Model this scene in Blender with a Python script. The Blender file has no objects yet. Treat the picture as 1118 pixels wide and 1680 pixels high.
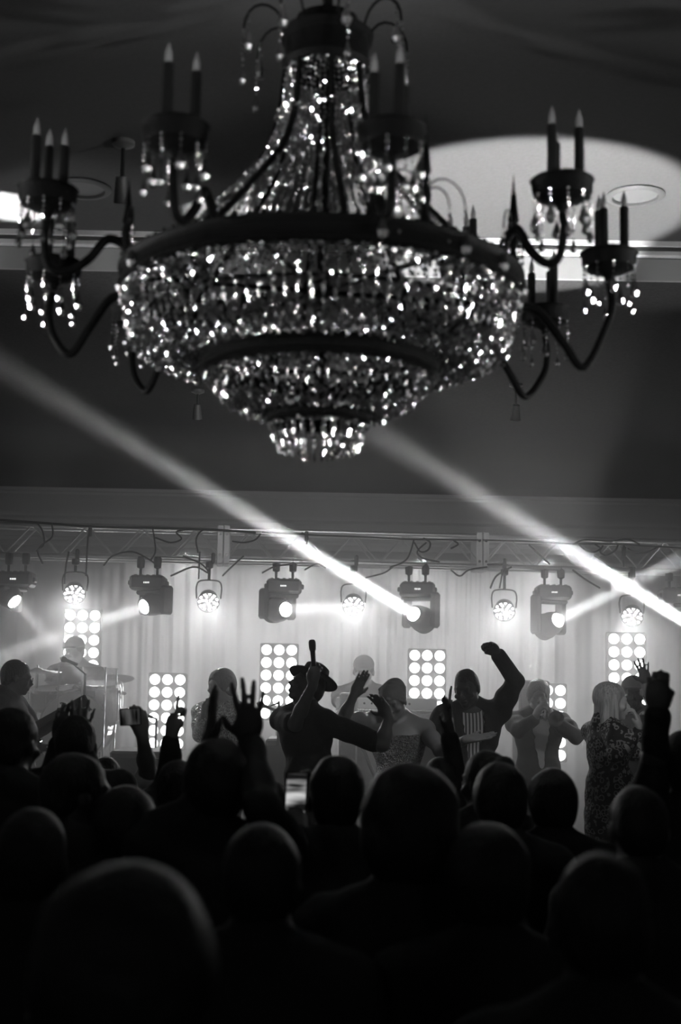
import bpy, math, random
import numpy as np
from mathutils import Vector, Matrix, Quaternion

PI = math.pi
random.seed(7)
R = math.radians
sc = bpy.context.scene
col = sc.collection

# ------------------------------------------------------------------ camera
F_PX = 2150.0
CAM = Vector((0, 0, 2.0))
PITCH, ROLL = R(6.9), R(1.1)
cam_d = bpy.data.cameras.new('camera')
cam_o = bpy.data.objects.new('camera', cam_d)
col.objects.link(cam_o)
sc.camera = cam_o
MROT = Matrix.Rotation(PI / 2 + PITCH, 3, 'X') @ Matrix.Rotation(ROLL, 3, 'Z')
cam_o.matrix_world = Matrix.Translation(CAM) @ MROT.to_4x4()
cam_d.sensor_fit = 'VERTICAL'
cam_d.sensor_height = 36.0
cam_d.lens = F_PX / 1680 * 36
cam_d.clip_start = 0.05
cam_d.dof.use_dof = True
cam_d.dof.focus_distance = 9.4
cam_d.dof.aperture_fstop = 2.6


def P(px, py, Y):
    """World point at distance Y into the room, seen at photograph pixel px, py."""
    d = MROT @ Vector(((px - 559) / F_PX, -(py - 840) / F_PX, -1))
    return CAM + d * (Y / d.y)


# ------------------------------------------------------------------ world, exposure
w = bpy.data.worlds.new('world')
sc.world = w
w.use_nodes = True
w.node_tree.nodes['Background'].inputs[0].default_value = (1, 1, 1, 1)
w.node_tree.nodes['Background'].inputs[1].default_value = 0.002
vs = sc.view_settings
vs.view_transform = 'Standard'
vs.look = 'None'
vs.gamma = 1
vs.use_curve_mapping = False
vs.exposure = 0.0
cy = sc.cycles
cy.use_denoising = True
cy.max_bounces = 8
cy.diffuse_bounces = 2
cy.glossy_bounces = 3
cy.transmission_bounces = 8
cy.transparent_max_bounces = 8
cy.volume_bounces = 0
cy.use_light_tree = False
cy.sample_clamp_indirect = 4
cy.sample_clamp_direct = 0
cy.caustics_refractive = True
cy.caustics_reflective = True
sc.render.use_persistent_data = False


def spot(name, loc, target, watt, deg, blend=0.3, rad=0.04):
    l = bpy.data.lights.new(name, 'SPOT')
    l.energy = watt
    l.spot_size = R(deg)
    l.spot_blend = blend
    l.shadow_soft_size = rad
    o = bpy.data.objects.new(name, l)
    col.objects.link(o)
    o.location = loc
    o.rotation_euler = (Vector(target) - Vector(loc)).to_track_quat('-Z', 'Y').to_euler()
    return o


def area(name, loc, target, watt, sx, sy, spread=180):
    l = bpy.data.lights.new(name, 'AREA')
    l.shape = 'RECTANGLE'
    l.size, l.size_y = sx, sy
    l.energy = watt
    l.spread = R(spread)
    o = bpy.data.objects.new(name, l)
    col.objects.link(o)
    o.location = loc
    o.rotation_euler = (Vector(target) - Vector(loc)).to_track_quat('-Z', 'Y').to_euler()
    return o


def TY(x):
    return 11.0 + 0.07 * x          # the truss stands slightly askew to the wall


# beams of the moving heads: lens position, aim, watts, cone
HEADS = [
    dict(lens=P(25, 988, TY(-2.7) - .1), aim=P(120, 1085, 10.4), w=.7, deg=7),
    dict(lens=P(235, 996, TY(-1.65) - .1), aim=P(0, 1078, 9.8), w=1.5, deg=6),
    dict(lens=P(470, 1000, TY(-.46) - .1), aim=P(760, 990, 9.0), w=.8, deg=5),
    dict(lens=P(678, 1007, TY(.6) - .1), aim=P(150, 688, 7.6), w=6.2, deg=2.3),
    dict(lens=P(917, 1017, TY(1.82) - .1), aim=P(1118, 917, 9.8), w=1.8, deg=3.6),
    dict(lens=P(1150, 1035, TY(2.95) - .1), aim=P(640, 722, 7.4), w=6.2, deg=2.3),
]
for h in HEADS:
    d = (h['aim'] - h['lens']).normalized()
    o = area('beam_light', h['lens'] + d * .02, h['aim'], h['w'], .09, .09, h['deg'])
    o.data.shape = 'DISK'
# added white wash: unseen spots above that brighten the backdrop
for x in (-1.5, -.4, .8, 2.0):
    spot('backdrop_fill', (x, 12.7, 3.1), (x, 13.9, 1.9), 150, 125, 1.0, .08)
# the par cans under the truss: back light over the band and the front rows
PARS = [(122, 973), (342, 986), (580, 992), (828, 1001), (1038, 1010)]
for (px, py) in PARS:
    q = P(px, py, TY(P(px, py, 11).x) - .08)
    spot('par_lamp', q, (q.x * .7, 8.2, .9), 48, 75, .6, .08)
# added side fill: unseen spots beyond the stage ends that brighten its haze
for sx in (-1, 1):
    for (y, z) in ((10.2, 2.4), (11.2, 2.7), (12.2, 1.6)):
        spot('side_fill', (sx * 4.9, y, z), (0, y + .2, 1.6), 110 if sx > 0 else 60, 64, .8, .12)
# added front fill from unseen spots, on the band, truss and cornice
spot('front_fill', (2.4, 5.6, 3.6), (.36, 8.3, 1.35), 105, 19, 1.0, .1)
spot('front_fill', (2.6, 5.7, 3.6), (1.3, 8.9, 1.4), 50, 24, .8, .1)
spot('front_fill', (0, 6.5, 3.6), (0, 13.2, 3.5), 190, 62, .8, .15)
# unseen spots added at the sides and rear to make the crystals sparkle
spot('crystal_fill', (-5.0, 1.6, 1.9), (-.05, 3.6, 3.05), 900, 24, .4, .1)
spot('crystal_fill', (5.0, 1.6, 1.9), (-.05, 3.6, 3.05), 900, 24, .4, .1)
spot('crystal_fill', (-4.6, 5.0, 1.7), (-.05, 3.6, 3.05), 900, 24, .4, .1)
spot('crystal_fill', (4.6, 5.0, 1.7), (-.05, 3.6, 3.05), 900, 24, .4, .1)
spot('crystal_fill', (-3.2, -2.5, 2.9), (-.05, 3.6, 3.0), 600, 17, .4, .1)
spot('crystal_fill', (3.2, -2.5, 2.9), (-.05, 3.6, 3.0), 600, 17, .4, .1)
spot('crystal_fill', (-5.0, 3.4, 3.4), (-.05, 3.6, 3.5), 500, 16, .5, .1)
spot('crystal_fill', (5.0, 3.8, 3.4), (-.05, 3.6, 3.5), 500, 16, .5, .1)
# weak fill added behind the camera to lift the dark crowd
for sx in (-1, 1):
    spot('rear_fill', (sx * 2.5, -3.2, 3.7), (sx * .8, 4.2, .6), 17, 75, .9, .3)
# uplights in the room that throw the pools on the tray ceiling
spot('uplight', (.8, 5.2, 1.9), (.78, 5.62, 4.07), 1450, 40, .14, .04)
spot('uplight', (-2.1, 5.3, 2.9), P(0, 345, 5.75), 2200, 16, .3, .03)
spot('uplight', (2.4, 5.6, 2.6), P(1125, 430, 6.2), 70, 34, .7, .03)
spot('uplight', (-.55, 5.3, 3.2), P(362, 345, 5.8), 420, 20, .3, .03)
spot('uplight', (-1.3, 5.5, 2.6), P(170, 370, 5.95), 40, 70, .9, .05)


# ------------------------------------------------------------------ materials
def mat(name, c=.5, rough=.6, metal=0, emit=0, bump=0, scale=20, trans=0, ior=1.45, spec=.5, var=0, stretch=None, coat=0):
    m = bpy.data.materials.new(name)
    m.use_nodes = True
    nt = m.node_tree
    b = nt.nodes['Principled BSDF']
    b.inputs['Base Color'].default_value = (c, c, c, 1)
    b.inputs['Roughness'].default_value = rough
    b.inputs['Metallic'].default_value = metal
    b.inputs['IOR'].default_value = ior
    b.inputs['Specular IOR Level'].default_value = spec
    b.inputs['Transmission Weight'].default_value = trans
    b.inputs['Coat Weight'].default_value = coat
    if emit:
        b.inputs['Emission Color'].default_value = (1, 1, 1, 1)
        b.inputs['Emission Strength'].default_value = emit
    if bump or var:
        tc = nt.nodes.new('ShaderNodeTexCoord')
        mp = nt.nodes.new('ShaderNodeMapping')
        if stretch:
            mp.inputs['Scale'].default_value = stretch
        nz = nt.nodes.new('ShaderNodeTexNoise')
        nz.inputs['Scale'].default_value = scale
        nz.inputs['Detail'].default_value = 4
        nt.links.new(tc.outputs['Object'], mp.inputs[0])
        nt.links.new(mp.outputs[0], nz.inputs['Vector'])
        if bump:
            bp = nt.nodes.new('ShaderNodeBump')
            bp.inputs['Strength'].default_value = bump
            bp.inputs['Distance'].default_value = .01
            nt.links.new(nz.outputs['Fac'], bp.inputs['Height'])
            nt.links.new(bp.outputs[0], b.inputs['Normal'])
        if var:
            mr = nt.nodes.new('ShaderNodeMapRange')
            mr.inputs['To Min'].default_value = max(0, c - var)
            mr.inputs['To Max'].default_value = c + var
            nt.links.new(nz.outputs['Fac'], mr.inputs['Value'])
            nt.links.new(mr.outputs[0], b.inputs['Base Color'])
    return m


def mat_spots(name, dark, light, scale):
    m = mat(name, light, .7)
    nt = m.node_tree
    tc = nt.nodes.new('ShaderNodeTexCoord')
    v = nt.nodes.new('ShaderNodeTexVoronoi')
    v.inputs['Scale'].default_value = scale
    nz = nt.nodes.new('ShaderNodeTexNoise')
    nz.inputs['Scale'].default_value = scale * 1.3
    ad = nt.nodes.new('ShaderNodeMath')
    ad.operation = 'ADD'
    cr = nt.nodes.new('ShaderNodeValToRGB')
    cr.color_ramp.interpolation = 'CONSTANT'
    e = cr.color_ramp.elements
    e[0].position, e[0].color = 0, (dark, dark, dark, 1)
    e[1].position, e[1].color = .78, (light, light, light, 1)
    e2 = e.new(.98)
    e2.color = (dark, dark, dark, 1)
    nt.links.new(tc.outputs['Object'], v.inputs['Vector'])
    nt.links.new(tc.outputs['Object'], nz.inputs['Vector'])
    nt.links.new(v.outputs['Distance'], ad.inputs[0])
    nt.links.new(nz.outputs['Fac'], ad.inputs[1])
    nt.links.new(ad.outputs[0], cr.inputs[0])
    nt.links.new(cr.outputs[0], nt.nodes['Principled BSDF'].inputs['Base Color'])
    return m


def mat_sequins(name, c, scale):
    m = mat(name, c, .25, .6)
    nt = m.node_tree
    tc = nt.nodes.new('ShaderNodeTexCoord')
    v = nt.nodes.new('ShaderNodeTexVoronoi')
    v.inputs['Scale'].default_value = scale
    bp = nt.nodes.new('ShaderNodeBump')
    bp.inputs['Strength'].default_value = 1
    bp.inputs['Distance'].default_value = .03
    nt.links.new(tc.outputs['Object'], v.inputs['Vector'])
    sp = nt.nodes.new('ShaderNodeSeparateColor')
    nt.links.new(v.outputs['Color'], sp.inputs[0])
    mr = nt.nodes.new('ShaderNodeMapRange')
    mr.inputs['To Min'].default_value = c * .35
    mr.inputs['To Max'].default_value = min(1, c * 1.5)
    nt.links.new(sp.outputs[0], mr.inputs['Value'])
    nt.links.new(mr.outputs[0], nt.nodes['Principled BSDF'].inputs['Base Color'])
    nt.links.new(v.outputs['Distance'], bp.inputs['Height'])
    nt.links.new(bp.outputs[0], nt.nodes['Principled BSDF'].inputs['Normal'])
    return m


M = dict(
    paint=mat('ceiling_paint', .02, .8, bump=.1, scale=60, var=.02),
    tray=mat('tray_paint', .045, .8, bump=.1, scale=60, var=.01),
    wall=mat('wall_paint', .15, .8, bump=.1, scale=40, var=.03),
    cornice=mat('cornice_paint', .5, .6, bump=.05, scale=30, var=.03),
    face=mat('tray_edge_paint', .25, .7),
    dull=mat('downlight_paint', .05, .6),
    darktrim=mat('dark_trim', .03, .5),
    floor=mat('dark_floor', .03, .4, bump=.2, scale=15, var=.01),
    stage=mat('stage_deck', .04, .5, bump=.2, scale=12, var=.01),
    curtain=mat('curtain_cloth', .72, .9, bump=.3, scale=90, var=.06, stretch=(8, 1, .6)),
    alu=mat('aluminium', .8, .4, .9, bump=.1, scale=60),
    black=mat('black_metal', .012, .4, bump=.05, scale=60),
    plastic=mat('black_plastic', .02, .45),
    case=mat('lamp_casing', .10, .5, .3),
    cable=mat('cable_rubber', .012, .6),
    lamp=mat('lamp_lens', .8, .3, emit=14),
    beamlens=mat('beam_lens', .8, .2, emit=40),
    led=mat('led_dot', .8, .3, emit=10),
    led_dim=mat('display_digits', .8, .3, emit=2.0),
    bronze=mat('dark_bronze', .003, .5, 0, spec=.02, bump=.25, scale=80),
    candle=mat('candle_sleeve', .006, .6, spec=.03, bump=.1, scale=50),
    bulb=mat('bulb_glass', .25, .22, trans=.6),
    chrome=mat('chrome', .8, .12, 1),
    white=mat('white_enamel', .75, .4),
    keyb=mat('keyboard_shell', .7, .4),
    drum=mat('drum_shell', .25, .15, .4, coat=1),
    skin_drum=mat('drum_head', .75, .4),
    brass=mat('cymbal_metal', .6, .22, 1, bump=.1, scale=90),
    wood=mat('guitar_lacquer', .06, .15, coat=1),
    sk_d=mat('skin_dark', .055, .45, bump=.1, scale=60),
    sk_m=mat('skin_medium', .22, .45, bump=.1, scale=60),
    sk_l=mat('skin_light', .45, .5, bump=.1, scale=60),
    hair=mat('dark_hair', .018, .5, bump=1, scale=120, stretch=(1, 1, .25)),
    hairg=mat('grey_hair', .35, .5, bump=1, scale=120, stretch=(1, 1, .25)),
    hairb=mat('blonde_hair', .34, .4, bump=1, scale=110, stretch=(1, 1, .06), var=.4),
    cl_k=mat('black_cloth', .022, .85, bump=.5, scale=30),
    cl_d=mat('charcoal_cloth', .04, .85, bump=.5, scale=30),
    cl_g=mat('grey_cloth', .22, .85, bump=.5, scale=30),
    cl_w=mat('white_cloth', .85, .85, bump=.4, scale=30),
    cl_s=mat('striped_cloth', .5, .8),
    leop=mat_spots('leopard_cloth', .01, .3, 30),
    sequin=mat_sequins('sequin_cloth', .85, 140),
    shiny=mat_sequins('sequin_jacket_cloth', .45, 90),
)
# pinstripes on the shirt
_m = M['cl_s']
_nt = _m.node_tree
_tc = _nt.nodes.new('ShaderNodeTexCoord')
_wv = _nt.nodes.new('ShaderNodeTexWave')
_wv.inputs['Scale'].default_value = 14
_cr = _nt.nodes.new('ShaderNodeValToRGB')
_cr.color_ramp.elements[0].color = (.08, .08, .08, 1)
_cr.color_ramp.elements[0].position = .35
_cr.color_ramp.elements[1].color = (.6, .6, .6, 1)
_cr.color_ramp.elements[1].position = .6
_nt.links.new(_tc.outputs['Object'], _wv.inputs['Vector'])
_nt.links.new(_wv.outputs['Fac'], _cr.inputs[0])
_nt.links.new(_cr.outputs[0], _nt.nodes['Principled BSDF'].inputs['Base Color'])
# cut crystal: clear glass with a hard polished glint
_m = mat('cut_crystal', .4, .03, trans=1, ior=1.55)
_nt = _m.node_tree
_g = _nt.nodes.new('ShaderNodeBsdfGlossy')
_g.inputs['Roughness'].default_value = .17
_mx = _nt.nodes.new('ShaderNodeMixShader')
_mx.inputs[0].default_value = .7
_nt.links.new(_nt.nodes['Principled BSDF'].outputs[0], _mx.inputs[1])
_nt.links.new(_g.outputs[0], _mx.inputs[2])
_nt.links.new(_mx.outputs[0], _nt.nodes['Material Output'].inputs['Surface'])
M['crystal'] = _m
# clear acrylic screen
_m = bpy.data.materials.new('clear_acrylic')
_m.use_nodes = True
_nt = _m.node_tree
_nt.nodes.clear()
_o = _nt.nodes.new('ShaderNodeOutputMaterial')
_mx = _nt.nodes.new('ShaderNodeMixShader')
_fr = _nt.nodes.new('ShaderNodeFresnel')
_t = _nt.nodes.new('ShaderNodeBsdfTransparent')
_t.inputs[0].default_value = (.9, .9, .9, 1)
_g = _nt.nodes.new('ShaderNodeBsdfGlossy')
_g.inputs['Roughness'].default_value = .05
_nt.links.new(_fr.outputs[0], _mx.inputs[0])
_nt.links.new(_t.outputs[0], _mx.inputs[1])
_nt.links.new(_g.outputs[0], _mx.inputs[2])
_nt.links.new(_mx.outputs[0], _o.inputs[0])
M['acrylic'] = _m


# ------------------------------------------------------------------ mesh helpers
class MB:
    def __init__(s):
        s.v, s.f = [], []

    def add(s, vs, fs):
        n = len(s.v)
        s.v += [tuple(v) for v in vs]
        s.f += [tuple(n + i for i in f) for f in fs]
        return s

    def box(s, c, d, bev=0, rot=None):
        cx, cy_, cz = c
        x, y, z = d[0] / 2, d[1] / 2, d[2] / 2
        if bev:
            b = min(bev, x * .9, y * .9, z * .9)
            # chamfered box: three shells of eight corners
            pts = []
            for (a, bb, cc) in ((x, y - b, z - b), (x - b, y, z - b), (x - b, y - b, z)):
                for i in (-1, 1):
                    for j in (-1, 1):
                        for k in (-1, 1):
                            pts.append(Vector((a * i, bb * j, cc * k)))
            q = lambda sh, i, j, k: sh * 8 + (i > 0) * 4 + (j > 0) * 2 + (k > 0)
            fs = []
            for i in (-1, 1):
                fs.append([q(0, i, -1, -1), q(0, i, 1, -1), q(0, i, 1, 1), q(0, i, -1, 1)])
                fs.append([q(1, -1, i, -1), q(1, 1, i, -1), q(1, 1, i, 1), q(1, -1, i, 1)])
                fs.append([q(2, -1, -1, i), q(2, 1, -1, i), q(2, 1, 1, i), q(2, -1, 1, i)])
            for i in (-1, 1):
                for j in (-1, 1):
                    fs.append([q(0, i, j, -1), q(0, i, j, 1), q(1, i, j, 1), q(1, i, j, -1)])
                    fs.append([q(0, i, -1, j), q(0, i, 1, j), q(2, i, 1, j), q(2, i, -1, j)])
                    fs.append([q(1, -1, i, j), q(1, 1, i, j), q(2, 1, i, j), q(2, -1, i, j)])
                    for k in (-1, 1):
                        fs.append([q(0, i, j, k), q(1, i, j, k), q(2, i, j, k)])
        else:
            pts = [Vector((i * x, j * y, k * z)) for i in (-1, 1) for j in (-1, 1) for k in (-1, 1)]
            fs = [(0, 1, 3, 2), (4, 6, 7, 5), (0, 4, 5, 1), (2, 3, 7, 6), (0, 2, 6, 4), (1, 5, 7, 3)]
        if rot is not None:
            pts = [rot @ p for p in pts]
        o = Vector(c)
        return s.add([p + o for p in pts], fs)

    def tube(s, pts, r, n=8, cap=True):
        pts = [Vector(p) for p in pts]
        rr = r if isinstance(r, (list, tuple)) else [r] * len(pts)
        base = len(s.v)
        prev = None
        for i, p in enumerate(pts):
            if i == 0:
                t = pts[1] - p
            elif i == len(pts) - 1:
                t = p - pts[i - 1]
            else:
                t = pts[i + 1] - pts[i - 1]
            t = t.normalized() if t.length > 1e-9 else Vector((0, 0, 1))
            if prev is None:
                a = Vector((0, 0, 1)) if abs(t.z) < .9 else Vector((1, 0, 0))
                u = t.cross(a).normalized()
            else:
                u = (prev - t * prev.dot(t)).normalized()
            prev = u
            v = t.cross(u)
            for k in range(n):
                an = 2 * PI * k / n
                s.v.append(tuple(p + (u * math.cos(an) + v * math.sin(an)) * rr[i]))
        for i in range(len(pts) - 1):
            for k in range(n):
                a, b = base + i * n + k, base + i * n + (k + 1) % n
                s.f.append((a, b, b + n, a + n))
        if cap:
            s.f.append(tuple(base + k for k in range(n))[::-1])
            e = base + (len(pts) - 1) * n
            s.f.append(tuple(e + k for k in range(n)))
        return s

    def lathe(s, prof, n=24, o=(0, 0, 0), M3=None, a0=0, a1=2 * PI):
        """prof: list of (radius, height) turned about z."""
        base = len(s.v)
        full = abs(a1 - a0 - 2 * PI) < 1e-6
        cols = n if full else n + 1
        o = Vector(o)
        for i in range(cols):
            an = a0 + (a1 - a0) * i / n
            for (r, h) in prof:
                p = Vector((r * math.cos(an), r * math.sin(an), h))
                if M3 is not None:
                    p = M3 @ p
                s.v.append(tuple(p + o))
        m = len(prof)
        for i in range(n):
            j = (i + 1) % cols
            for k in range(m - 1):
                s.f.append((base + i * m + k, base + j * m + k, base + j * m + k + 1, base + i * m + k + 1))
        return s

    def build(s, name, m, parent=None, smooth=True, loc=None):
        me = bpy.data.meshes.new(name)
        me.from_pydata(s.v, [], s.f)
        me.validate()
        me.materials.append(m)
        if smooth:
            me.polygons.foreach_set('use_smooth', [True] * len(me.polygons))
            me.set_sharp_from_angle(angle=R(42))
        me.update()
        o = bpy.data.objects.new(name, me)
        col.objects.link(o)
        if loc is not None:
            o.location = loc
        if parent is not None:
            o.parent = parent
        return o


def tag(o, label=None, cat=None, group=None, kind=None):
    if label:
        o['label'] = label
    if cat:
        o['category'] = cat
    if group:
        o['group'] = group
    if kind:
        o['kind'] = kind
    return o


def empty(name, loc=(0, 0, 0), rz=0, **k):
    o = bpy.data.objects.new(name, None)
    col.objects.link(o)
    o.location = loc
    o.rotation_euler = (0, 0, rz)
    o.empty_display_size = .1
    return tag(o, **k)


def copy_of(o, parent=None, rot=None, loc=None):
    c = o.copy()
    col.objects.link(c)
    c.parent = parent
    if rot is not None:
        c.rotation_euler = rot
    if loc is not None:
        c.location = loc
    return c


def copy_tree(o, parent=None):
    c = o.copy()
    col.objects.link(c)
    c.parent = parent
    for ch in list(o.children):
        copy_tree(ch, c)
    return c


def smooth_path(pts, n=6):
    pts = [Vector(p) for p in pts]
    q = [pts[0] * 2 - pts[1]] + pts + [pts[-1] * 2 - pts[-2]]
    out = []
    for i in range(1, len(q) - 2):
        for k in range(n):
            t = k / n
            a, b, c, d = q[i - 1], q[i], q[i + 1], q[i + 2]
            out.append(.5 * ((2 * b) + (c - a) * t + (2 * a - 5 * b + 4 * c - d) * t * t + (3 * b - a - 3 * c + d) * t ** 3))
    out.append(pts[-1])
    return out


# ================================================================== THE ROOM
XL, XR, YB, YF = -5.2, 5.2, -4.0, 14.4
ZL, ZU = 3.89, 4.07            # lower ceiling, tray ceiling
EDGE = 6.14                      # where the tray ends towards the stage
STAGE_Z = .3


def struct(name, mb, m, **k):
    return tag(mb.build(name, m, **k), kind='structure')


struct('floor', MB().box(((XL + XR) / 2, (YB + YF) / 2, -.05), (XR - XL + .4, YF - YB + .4, .1)), M['floor'])
struct('wall_left', MB().box((XL - .1, (YB + YF) / 2, 2.1), (.2, YF - YB + .4, 4.3)), M['wall'])
struct('wall_right', MB().box((XR + .1, (YB + YF) / 2, 2.1), (.2, YF - YB + .4, 4.3)), M['wall'])
struct('wall_rear', MB().box((0, YB - .1, 2.1), (XR - XL, .2, 4.3)), M['wall'])
struct('wall_stage', MB().box((0, YF + .1, 2.1), (XR - XL, .2, 4.3)), M['wall'])
ce = MB()
ce.box((0, (EDGE + YF) / 2, ZL + .15), (XR - XL, YF - EDGE, .3))
ce.box((0, YB + .75, ZL + .15), (XR - XL, 1.5, .3))
for sx in (-1, 1):
    ce.box((sx * 4.75, (YB + 1.5 + EDGE) / 2, ZL + .15), (.9, EDGE - YB - 1.5, .3))
struct('ceiling', ce, M['paint'], smooth=False)
struct('ceiling_tray', MB().box((0, (YB + EDGE) / 2, ZU + .1), (XR - XL, EDGE - YB, .2)), M['tray'])
# mouldings at the top of the tray's face
t = MB()
t.box((0, EDGE - .035, ZU - .012), (8.6, .07, .024))
t.box((0, EDGE - .02, ZU - .05), (8.6, .04, .03), .006)
struct('trim_1', t, M['cornice'])
struct('trim_2', MB().box((0, EDGE - .04, ZU - .031), (8.6, .03, .012)), M['darktrim'])
struct('trim_5', MB().box((0, EDGE - .008, (ZL + ZU - .07) / 2), (8.6, .016, ZU - .07 - ZL)), M['face'])
# stepped cornice above the backdrop
prof = [(12.50, 4.42), (12.50, 4.385), (12.53, 4.375), (12.53, 4.35), (12.56, 4.34), (12.60, 4.30), (12.68, 4.24), (12.75, 4.20), (12.77, 4.17),
        (12.77, 4.145), (12.82, 4.14), (12.84, 4.12), (12.84, 3.93), (12.86, 3.92), (12.86, 3.89), (12.92, 3.87), (12.94, 3.84), (13.0, 3.84)]
c = MB()
n = len(prof)
prof = [(y + 1.4, z - .53) for (y, z) in prof]
c.add([(x, y, z) for x in (XL, XR) for (y, z) in prof], [(i, i + 1, n + i + 1, n + i) for i in range(n - 1)])
struct('trim_3', c, M['cornice'])
struct('trim_4', MB().box((0, 14.37, 3.2), (XR - XL, .06, .05), .01), M['cornice'])
# stage deck
struct('stage_floor', MB().box((0, 11.0, STAGE_Z / 2), (10.2, 6.78, STAGE_Z)), M['stage'])

# backdrop: pleated white curtain with its own thickness
root = empty('backdrop_curtain', (0, 13.95, 0), label='tall pleated white backdrop curtain hung behind the band', cat='curtain')
rng = random.Random(3)
N = 900
xs = [XL + .1 + (XR - XL - .2) * i / N for i in range(N + 1)]
ph = 0
ys = []
for i, x in enumerate(xs):
    ph += .42 + .3 * math.sin(x * 1.7) * math.sin(x * .63 + 1) + .08 * math.sin(x * 9)
    ys.append(.045 * math.sin(ph) * (.65 + .35 * math.sin(x * 3.1)) + .012 * math.sin(ph * 2.3 + 1))
v = []
for (z, k) in ((.32, 1.25), (1.6, 1.05), (3.0, .75), (3.1, .55)):
    for x, y in zip(xs, ys):
        v.append((x + .01 * math.sin(z * 2 + x), y * k, z))
m_ = N + 1
f = [(r * m_ + i, r * m_ + i + 1, (r + 1) * m_ + i + 1, (r + 1) * m_ + i) for r in range(3) for i in range(N)]
cur = MB().add(v, f).build('curtain_cloth', M['curtain'], root)
sm = cur.modifiers.new('thickness', 'SOLIDIFY')
sm.thickness = .004
MB().tube([(XL + .02, 0, 3.12), (XR - .02, 0, 3.12)], .02, 10).build('curtain_rod', M['black'], root)

# recessed ceiling speakers / downlights in the tray
for (px, py, lab) in ((135, 308, 'round recessed ceiling downlight left, beside the left candle cluster'),
                      (1043, 320, 'round recessed ceiling downlight right, above the rightmost candles')):
    p = CAM + (P(px, py, 6) - CAM) * ((ZU - CAM.z) / (P(px, py, 6).z - CAM.z))
    r_ = empty('recessed_downlight', (p.x, p.y, ZU), label=lab, cat='ceiling light')
    MB().lathe([(.098, 0), (.125, 0), (.128, -.006), (.122, -.012), (.1, -.014), (.095, -.006), (.095, 0)], 32).build('trim_ring', M['dull'], r_)
    MB().lathe([(.095, -.002), (.07, -.004), (.0001, -.004)], 32).build('baffle', M['case'], r_)

# little pendant track spots
for (px, py, Lh, lab) in ((203, 232, .17, 'small pendant spotlight hanging left, above the left candles'),
                          (325, 640, .12, 'small pendant spotlight just below the left bottom of the chandelier'),
                          (847, 630, .16, 'small pendant spotlight below the lowest right candle cluster')):
    zc = ZU if py < 400 else ZL
    q = P(px, py, 6)
    p = CAM + (q - CAM) * ((zc - CAM.z) / (q.z - CAM.z))
    r_ = empty('pendant_spotlight', (p.x, p.y, zc), label=lab, cat='spotlight')
    MB().lathe([(.001, 0), (.045, 0), (.045, -.015), (.012, -.03), (.001, -.03)], 20).build('ceiling_mount', M['case'], r_)
    MB().tube([(0, 0, -.02), (0, 0, -Lh)], .008, 8).build('stem', M['black'], r_)
    rt = Matrix.Rotation(R(25), 3, 'X')
    h_ = MB().lathe([(.001, .05), (.022, .05), (.026, .02), (.034, -.05), (.03, -.05), (.001, -.03)], 20, (0, 0, -Lh - .03), rt).build('lamp_head', M['case'], r_)
    MB().lathe([(.001, -.046), (.026, -.046)], 16, (0, 0, -Lh - .03), rt).build('lamp_glass', M['led_dim' if px == 325 else 'chrome'], h_)

# ================================================================== TRUSS
TZ, BZ = 3.155, 2.90           # heights of upper and lower chords


def truss_section(x0, x1, label):
    L = x1 - x0
    ang = math.atan(.07)
    r_ = empty('lighting_truss', (x0, TY(x0), 0), ang, label=label, cat='truss', group='sections of the lighting truss')
    L = L / math.cos(ang)
    ch = MB().tube([(0, 0, 0), (L, 0, 0)], .021, 10).build('chord', M['alu'], r_, loc=(0, 0, TZ))
    for (y, z) in ((0, BZ), (.26, TZ), (.26, BZ)):
        copy_of(ch, r_, loc=(0, y, z))
    n = max(1, round(L / .44))
    p = L / n
    hh = TZ - BZ
    br = MB().tube([(0, 0, 0), (p / 2, 0, hh)], .008, 6).build('brace', M['alu'], r_, loc=(0, 0, BZ))
    br2 = MB().tube([(0, 0, hh), (p / 2, 0, 0)], .008, 6).build('brace', M['alu'], r_, loc=(p / 2, 0, BZ))
    tb = MB().tube([(0, 0, 0), (p / 2, .26, 0)], .008, 6).build('brace', M['alu'], r_, loc=(0, 0, TZ))
    tb2 = MB().tube([(0, .26, 0), (p / 2, 0, 0)], .008, 6).build('brace', M['alu'], r_, loc=(p / 2, 0, TZ))
    for k in range(n):
        for (o, x, y, z) in ((br, k * p, 0, BZ), (br2, (k + .5) * p, 0, BZ), (br, k * p, .26, BZ), (br2, (k + .5) * p, .26, BZ),
                             (tb, k * p, 0, TZ), (tb2, (k + .5) * p, 0, TZ), (tb, k * p, 0, BZ), (tb2, (k + .5) * p, 0, BZ)):
            if k == 0 and y == 0 and ((o in (br, br2)) or z == TZ):
                continue
            copy_of(o, r_, loc=(x, y, z))
    # end plates bolted together
    for xe in (.028, L - .028):
        b = MB()
        b.box((xe, .13, (TZ + BZ) / 2), (.05, .31, hh + .07), .006)
        e = b.build('end_plate', M['white'], r_)
        q = MB()
        for z in (BZ + .04, TZ - .04):
            q.lathe([(.001, -.008), (.012, -.008), (.012, 0), (.001, 0)], 6, (xe, -.026, z), Matrix.Rotation(R(90), 3, 'X'))
        q.build('bolt', M['chrome'], e)
    return r_, L


xa, xb = P(367, 890, TY(-.95)).x, P(792, 905, TY(1.2)).x
secs = [(xa - 2.26, xa, 'left section of the aluminium box truss, up to the left joint plate'),
        (xa, xb, 'middle section of the aluminium box truss between the two joint plates'),
        (xb, xb + 2.26, 'right section of the aluminium box truss beyond the right joint plate')]
roots = []
for a, b, lab in secs:
    roots.append(truss_section(a, b, lab))
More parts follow.
